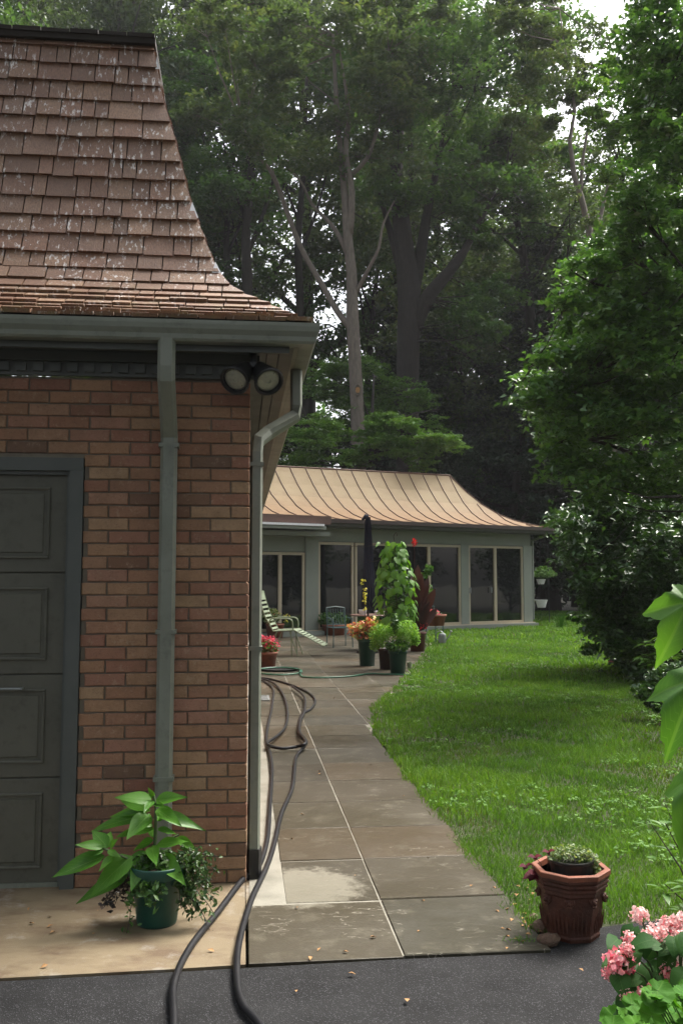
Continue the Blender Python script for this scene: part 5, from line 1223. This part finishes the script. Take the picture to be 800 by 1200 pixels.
# named trees of the view
def custom_tree(name, label, trunk, limbs, blobs, lm, bark, lsize, Y0, seed, asp=.6, sub=18, up=.6, cat='tree', base=None, subr=.33, shell=.45, n1=10):
    """trunk: [(px, py, dY, r)]; limbs: lists of the same; blobs: [(px, py, rpx, rpy, dY, n)]"""
    P0 = at(trunk[0][0], trunk[0][1], Y0+trunk[0][2]); rt = empty(name, (P0.x, P0.y, 0), 0, label, cat); b = MB()
    tp_ = [at(x, y, Y0+d) for x, y, d, r in trunk]; b.tube([Vector((P0.x, P0.y, -.1))]+tp_, [trunk[0][3]*1.15]+[r for *_, r in trunk], n1)
    for lb in limbs:
        pts = [at(x, y, Y0+d) for x, y, d, r in lb]; b.tube(spline(pts, 3), [lb[min(len(lb)-1, int(i/3))][3]+(lb[min(len(lb)-1, int(i/3)+1)][3]-lb[min(len(lb)-1, int(i/3))][3])*(i % 3)/3 for i in range(3*(len(lb)-1)+1)], 7)
    rngl = np.random.default_rng(seed)
    # twigs reaching from the nearest limb point into every clump
    anch = tp_+[at(x, y, Y0+d) for lb in limbs for x, y, d, r in lb]; B = []
    for (x, y, rx, ry, dY, n) in blobs:
        p = at(x, y, Y0+dY); k = (Y0+dY)/FPX; B.append((p.x, p.y, p.z, rx*k, rx*k*.9, ry*k, n))
        lo = [a for a in anch if a.z < p.z+.3] or anch; a = min(lo, key=lambda v: (v-p).length)
        mid_ = a.lerp(p, .55)+Vector((0, 0, -.05*(p-a).length)); b.tube([a, mid_, p], [max(.006, .012*(p-a).length), .006*(p-a).length, .004], 5)
        for _ in range(5):
            e = p+Vector((rngl.uniform(-.8, .8)*rx*k, rngl.uniform(-.8, .8)*rx*k, rngl.uniform(-.7, .7)*ry*k)); b.tube([mid_.lerp(p, .7), e], [.003*(p-a).length+.004, .003], 4)
    b.build('trunk', bark, rt, world=True, smooth=True)
    C, var = cloud(B, tuple(woff(rt)), rngl, shell, sub, subr); n = len(C); Nn = rngl.normal(size=(n, 3))*.75; Nn[:, 2] = np.abs(Nn[:, 2])+up; D = rngl.normal(size=(n, 3)); D[:, 2] -= .3
    link('crown', leaf_arrays(C, Nn, D, lsize*(.6+.8*rngl.random(n)), asp, var, 'crown', lm), None, rt); return rt
q = random.Random(99)
def rblobs(x0, x1, y0, y1, n, r0, r1, leaves, d=2.5, flat=.6): return [(q.uniform(x0, x1), q.uniform(y0, y1), (r := q.uniform(r0, r1)), r*flat, q.uniform(-d, d), leaves) for _ in range(n)]
# grey forked tree in the middle
custom_tree('forked_tree', 'pale grey forked trunk with a cut-limb scar, rising behind the left of the copper roof',
    [(420, 545, 0, .27), (419, 490, 0, .25), (416, 430, 0, .235), (413, 375, 0, .23), (412, 320, 0, .19), (408, 285, 0, .18), (404, 230, 0, .13), (399, 180, 0, .11), (394, 120, 0, .09), (390, 40, 0, .05)],
    [[(411, 385, 0, .13), (395, 365, .2, .12), (375, 330, .4, .105), (350, 285, .5, .10), (322, 210, .3, .085), (305, 185, 0, .06), (285, 150, -.3, .03)],
     [(416, 345, 0, .09), (430, 318, -.3, .07), (443, 292, -.5, .055), (449, 262, -.6, .04), (462, 235, -.6, .015)],
     [(408, 300, 0, .10), (392, 268, .3, .08), (366, 240, .5, .06), (352, 212, .6, .04), (330, 190, .6, .02)],
     [(409, 275, 0, .15), (412, 225, -.2, .12), (405, 180, -.3, .10), (408, 130, -.3, .08), (398, 60, 0, .03)],
     [(412, 205, 0, .09), (430, 185, -.2, .08), (442, 150, -.3, .06), (447, 110, -.3, .04), (455, 60, -.3, .02)]],
    rblobs(235, 500, -20, 200, 32, 28, 46, 620, 3) + rblobs(200, 340, 60, 170, 8, 24, 40, 500, 2) + rblobs(430, 540, -20, 130, 9, 26, 44, 560, 2), M['forest2'], M['bark'], .19, 33, 5, sub=16)
sc0 = at(419, 457, 33-.26)
rtf = bpy.data.objects['forked_tree']
b = MB(); b.tube([sc0+Vector((math.cos(a)*.11, 0, math.sin(a)*.19)) for a in [i*math.pi/8 for i in range(17)]], .035, 6, False).build('scar_ring', M['bark'], rtf, world=True)
MB().tube([sc0+Vector((0, .03, 0)), sc0+Vector((0, -.005, 0))], [.11, .10], 12).build('scar', M['litter'], rtf, world=True)
# massive dark trunk
custom_tree('dark_tree', 'massive dark trunk with a heavy limb curving right, behind the middle of the copper roof',
    [(478, 560, 0, .48), (477, 480, 0, .45), (478, 400, 0, .46), (480, 360, 0, .48), (476, 310, 0, .42), (470, 260, 0, .36), (464, 200, 0, .27), (468, 120, 0, .18), (472, 40, 0, .08)],
    [[(484, 385, 0, .34), (500, 350, -.3, .30), (520, 325, -.6, .24), (540, 300, -.8, .18), (556, 270, -.8, .12), (575, 235, -.8, .06), (590, 210, -.8, .03)],
     [(483, 350, 0, .26), (492, 300, .3, .24), (500, 250, .5, .18), (515, 180, .5, .12), (530, 100, .5, .06)],
     [(474, 330, 0, .22), (462, 290, .2, .16), (448, 240, .2, .1), (435, 190, .2, .05)]],
    rblobs(430, 660, -30, 260, 42, 30, 52, 620, 3) + rblobs(540, 640, 240, 330, 5, 24, 36, 420, 2) + rblobs(538, 600, 335, 405, 10, 20, 30, 420, 2) + rblobs(600, 655, 20, 120, 6, 22, 34, 460, 3), M['forest'], M['barkdark'], .20, 36, 6, sub=16)
custom_tree('slender_tree', 'slender forked grey trunk leaning left above the right-hand shrubs',
    [(724, 560, 0, .13), (716, 400, 0, .12), (694, 310, 0, .115), (690, 270, 0, .10), (680, 230, 0, .09), (672, 205, 0, .08), (667, 165, 0, .06), (673, 130, 0, .045), (668, 90, 0, .035), (660, 50, 0, .025), (655, 10, 0, .015)],
    [[(680, 225, 0, .06), (682, 190, 0, .05), (688, 150, 0, .035), (690, 120, 0, .02)], [(696, 285, 0, .07), (704, 250, .2, .06), (712, 215, .2, .04), (716, 190, .2, .02)]],
    rblobs(605, 705, 40, 170, 20, 16, 30, 420, 1.5, .7) + rblobs(590, 655, -20, 60, 12, 16, 26, 480, 1.5, .8) + rblobs(640, 700, 160, 260, 3, 14, 22, 250, 1) , M['forest2'], M['bark'], .12, 27, 7, sub=12)
custom_tree('pale_green_tree', 'lighter green leafy tree between the slender trunk and the glossy shrub',
    [(760, 600, 0, .14), (752, 420, 0, .12), (735, 300, 0, .1), (728, 200, 0, .06)], [[(735, 300, 0, .07), (760, 240, 0, .05), (780, 180, 0, .03)]],
    rblobs(690, 800, 130, 320, 22, 18, 34, 520, 1.5, .6) + rblobs(690, 790, 70, 150, 18, 14, 24, 380, 1.2, .7), leafmat('fresh_leaf', [(0, (.04, .09, .02)), (.6, (.08, .17, .035)), (1, (.15, .24, .05))], .5, .4), M['barkdark'], .11, 22, 8, sub=14)
# three dark trunks at left
for (x, lb, s_, r) in ((291, 'dark straight trunk right beside the shingle roof', 1, .24), (268, 'thin dark trunk half hidden by the shingle roof edge', 2, .16), (352, 'leaning dark trunk left of the pale forked tree', 3, .2)):
    custom_tree('dark_trunk_tree', lb, [(x+q.uniform(-4, 4), 520, 0, r*1.1), (x, 380, 0, r), (x-3, 280, 0, r*.85), (x+5, 180, 0, r*.6), (x+8, 60, 0, r*.3)],
        [[(x-2, 300, 0, r*.5), (x+18, 250, .3, r*.4), (x+34, 190, .3, r*.2)], [(x-2, 260, 0, r*.4), (x-20, 210, .3, r*.3), (x-30, 160, .3, r*.12)]],
        rblobs(x-60, x+60, 30, 230, 12, 26, 42, 520, 2.5) + rblobs(x-45, x+40, 230, 330, 3, 18, 26, 260, 2), M['forest'], M['barkdark'], .20, 38+s_*2, 20+s_, sub=16)
# dogwood: horizontal layers
dg_bl = []
for i in range(78):
    t = q.random(); y = 430+t*118; half = 26+ 78*math.sin(math.pi*min(1, t*.62+.12)); x = 426+q.uniform(-1, 1)*half
    dg_bl.append((x, y+abs(x-432)*.18-8, q.uniform(18, 30), q.uniform(7, 13), (q.uniform(.4, 1.6) if y < 492 else q.uniform(-3.2, -1.2)), 470))
custom_tree('dogwood_tree', 'bright green layered dogwood spreading behind the left of the copper roof', [(432, 600, 0, .10), (434, 540, 0, .09), (436, 480, 0, .06), (438, 440, 0, .03)],
    [[(434, 545, 0, .05), (400, 505, 0, .04), (365, 500, 0, .02)], [(435, 530, 0, .05), (470, 490, 0, .04), (515, 480, 0, .02)], [(436, 500, 0, .04), (420, 460, 0, .03), (400, 450, 0, .015)]],
    dg_bl, M['dogwood'], M['barkdark'], .12, 33, 9, asp=.6, sub=12, up=1.3)
# hemlock-dark mass right of far house is the evergreens; nearer: the glossy broadleaf tree at right
EDGE = [(-30, 735), (0, 735), (60, 728), (100, 722), (150, 745), (200, 738), (250, 725), (285, 700), (300, 668), (330, 658), (360, 648), (385, 655), (400, 642), (425, 640), (440, 608), (470, 612), (500, 640), (520, 636), (560, 650), (580, 690), (600, 655), (630, 652), (660, 660), (700, 692), (740, 700), (770, 720), (800, 745), (830, 775)]
def edge(y):
    for (a, b_), (c, d_) in zip(EDGE, EDGE[1:]):
        if a <= y <= c: return b_+(d_-b_)*(y-a)/(c-a)
    return 800
def fill(y0, y1, step, rr0, rr1, leaves, dj, skip=.12, flat_=.45):
    out = []; y = y0
    while y < y1:
        x = edge(y)+q.uniform(13, 20)
        while x < 822:
            if q.random() > skip: out.append((x+q.uniform(-6, 6), y+q.uniform(-7, 7), q.uniform(rr0, rr1)*1.1, q.uniform(rr0, rr1)*flat_, q.uniform(-dj, dj)+(x-700)*-.004, leaves))
            x += step*q.uniform(.9, 1.5)
        y += step*.72
    return out
gb = fill(292, 585, 21, 13, 21, 270, 1.3, .10)
custom_tree('glossy_leaf_tree', 'glossy dark-leaved tree reaching in tiers from the right over the lawn', [(835, 800, .6, .12), (830, 600, .6, .10), (825, 450, .6, .08), (815, 330, .6, .05)],
    [[(830, 580, .6, .05), (760, 540, .2, .035), (690, 515, 0, .02), (650, 520, 0, .01)], [(828, 520, .6, .05), (740, 490, .2, .03), (660, 455, 0, .02), (612, 447, 0, .008)], [(826, 420, .6, .04), (740, 350, .2, .03), (690, 330, 0, .015), (668, 316, 0, .008)]],
    gb, M['glossy'], M['barkdark'], .10, 12.5, 10, asp=.6, sub=0, up=.8, shell=-.72)
gb = fill(-25, 292, 23, 12, 20, 230, 1.0, .16)
custom_tree('overhanging_tree', 'bright-leaved tree overhanging the top right corner', [(900, 800, 1.5, .15), (890, 400, 1.5, .12), (850, 100, .5, .07), (830, -60, .5, .04)],
    [[(845, 250, .5, .05), (790, 180, 0, .03), (755, 150, 0, .015)], [(838, 120, .5, .05), (785, 60, 0, .03), (745, 30, 0, .015)]], gb, M['glossy'], M['barkdark'], .085, 11.5, 11, asp=.62, sub=0, up=.8, shell=-.75)
sb = fill(588, 812, 19, 12, 19, 300, 1.2, .04, .6)
custom_tree('rhododendron', 'dense dark evergreen shrub bulging over the right edge of the lawn', [(780, 800, .4, .05), (775, 740, .4, .045), (770, 680, .4, .04)], [[(778, 770, .4, .03), (740, 730, 0, .02), (710, 700, 0, .01)], [(776, 740, .4, .03), (730, 690, .2, .02), (680, 665, 0, .01)]],
    sb, M['rhodo'], M['barkdark'], .115, 15.5, 12, asp=.48, sub=0, up=.7, cat='shrub', shell=-.7)
sb = rblobs(690, 740, 650, 790, 22, 10, 16, 240, .9, .8) + rblobs(655, 700, 690, 730, 4, 6, 11, 120, .6, .7)
custom_tree('light_shrub', 'small paler shrub tucked left of the dark evergreen shrub', [(738, 752, .3, .03), (730, 700, 0, .02)], [], sb, M['mid'], M['twig'], .10, 16, 13, cat='shrub', sub=10)
sb = [(x+q.uniform(-6, 6), y+q.uniform(-5, 5), q.uniform(14, 20), q.uniform(10, 14), q.uniform(-.4, .4), 260) for (x, y) in ((775, 800), (795, 790), (810, 805), (785, 825), (805, 835), (815, 855), (800, 862), (815, 880), (770, 818), (760, 806))]
custom_tree('low_dark_shrub', 'low dark leafy shrub at the right edge, below the big evergreen shrub', [(812, 890, 0, .02), (808, 830, 0, .012)], [], sb, M['rhodo'], M['twig'], .07, 10.5, 15, cat='shrub', sub=0, shell=.45)
for i, (x, y, rz, s, k) in enumerate([(19, 3, 1, .85, 0), (24, 12, 2, .9, 2), (22, 21, 3, .85, 4), (27, 27, 4.4, .9, 0), (30, 6, 5, .9, 1), (15, -4, .3, .8, 2)]):
    place_tree(PR[k], 'garden_tree', x, y, rz, s, 'leafy tree along the right side of the garden, mirrored in the far glass doors', 'tree', 'trees along the right side of the garden')
for i, (x, y, rz, s, k) in enumerate([(15, 6, 1, 1.2, 0), (17, 11, 2, 1.2, 1), (18, 16, 3, 1.2, 0), (19, 21, 4, 1.2, 1), (20, 26, 1, 1.2, 0), (17, 1, 1, 1.2, 1)]):
    place_tree(SH[k], 'garden_shrub', x, y, rz, s, 'leafy shrub along the right side of the garden, mirrored in the far glass doors', 'shrub', 'shrubs along the right side of the garden')
# trees added behind the camera, out of view, to shade wall and drive
for i, (x, y, rz, s, k) in enumerate([(-13, -11, 1, .85, 0), (-6, -12, 2, .85, 2), (1.5, -13, 3, .9, 4), (9, -12, 4, .9, 1), (16, -9, 5, .85, 0), (-17, -3, 3, .85, 2), (-5, -4.5, 2.2, .8, 1), (5.5, -5, .6, .8, 4)]):
    place_tree(PR[k], 'sky_blocker_tree', x, y, rz, s, 'unseen leafy tree behind the camera, added to block sky light', 'tree', 'unseen trees added to block sky light')
for i, (x, y, rz, s, k) in enumerate([(-6, -13, 1, 1, 0), (-1, -14, 2, 1, 1), (4, -13, 3, 1.1, 0), (9, -14, 4, 1.1, 1)]):
    place_tree(SH[k], 'driveway_shrub', x, y, rz, s, 'leafy shrub across the driveway, mirrored in the far glass doors', 'shrub', 'shrubs across the driveway')
# thin haze volume added to lift the dark wood, standing in for lens glare
m = bpy.data.materials.new('glare_haze'); m.use_nodes = True; nt = m.node_tree; nt.nodes.remove(nt.nodes['Principled BSDF'])
v = nt.nodes.new('ShaderNodeVolumePrincipled'); v.inputs['Density'].default_value = .0004; v.inputs['Color'].default_value = (.93, .94, .98, 1); v.inputs['Anisotropy'].default_value = .3
nt.links.new(v.outputs[0], nt.nodes['Material Output'].inputs['Volume'])
tag(MB().box(-125, 125, -75, 165, -1.1, 46).build('haze', m), 'thin haze added in the air in place of lens glare', 'haze', kind='stuff')
print('polys', sum(len(m_.polygons) for m_ in bpy.data.meshes))
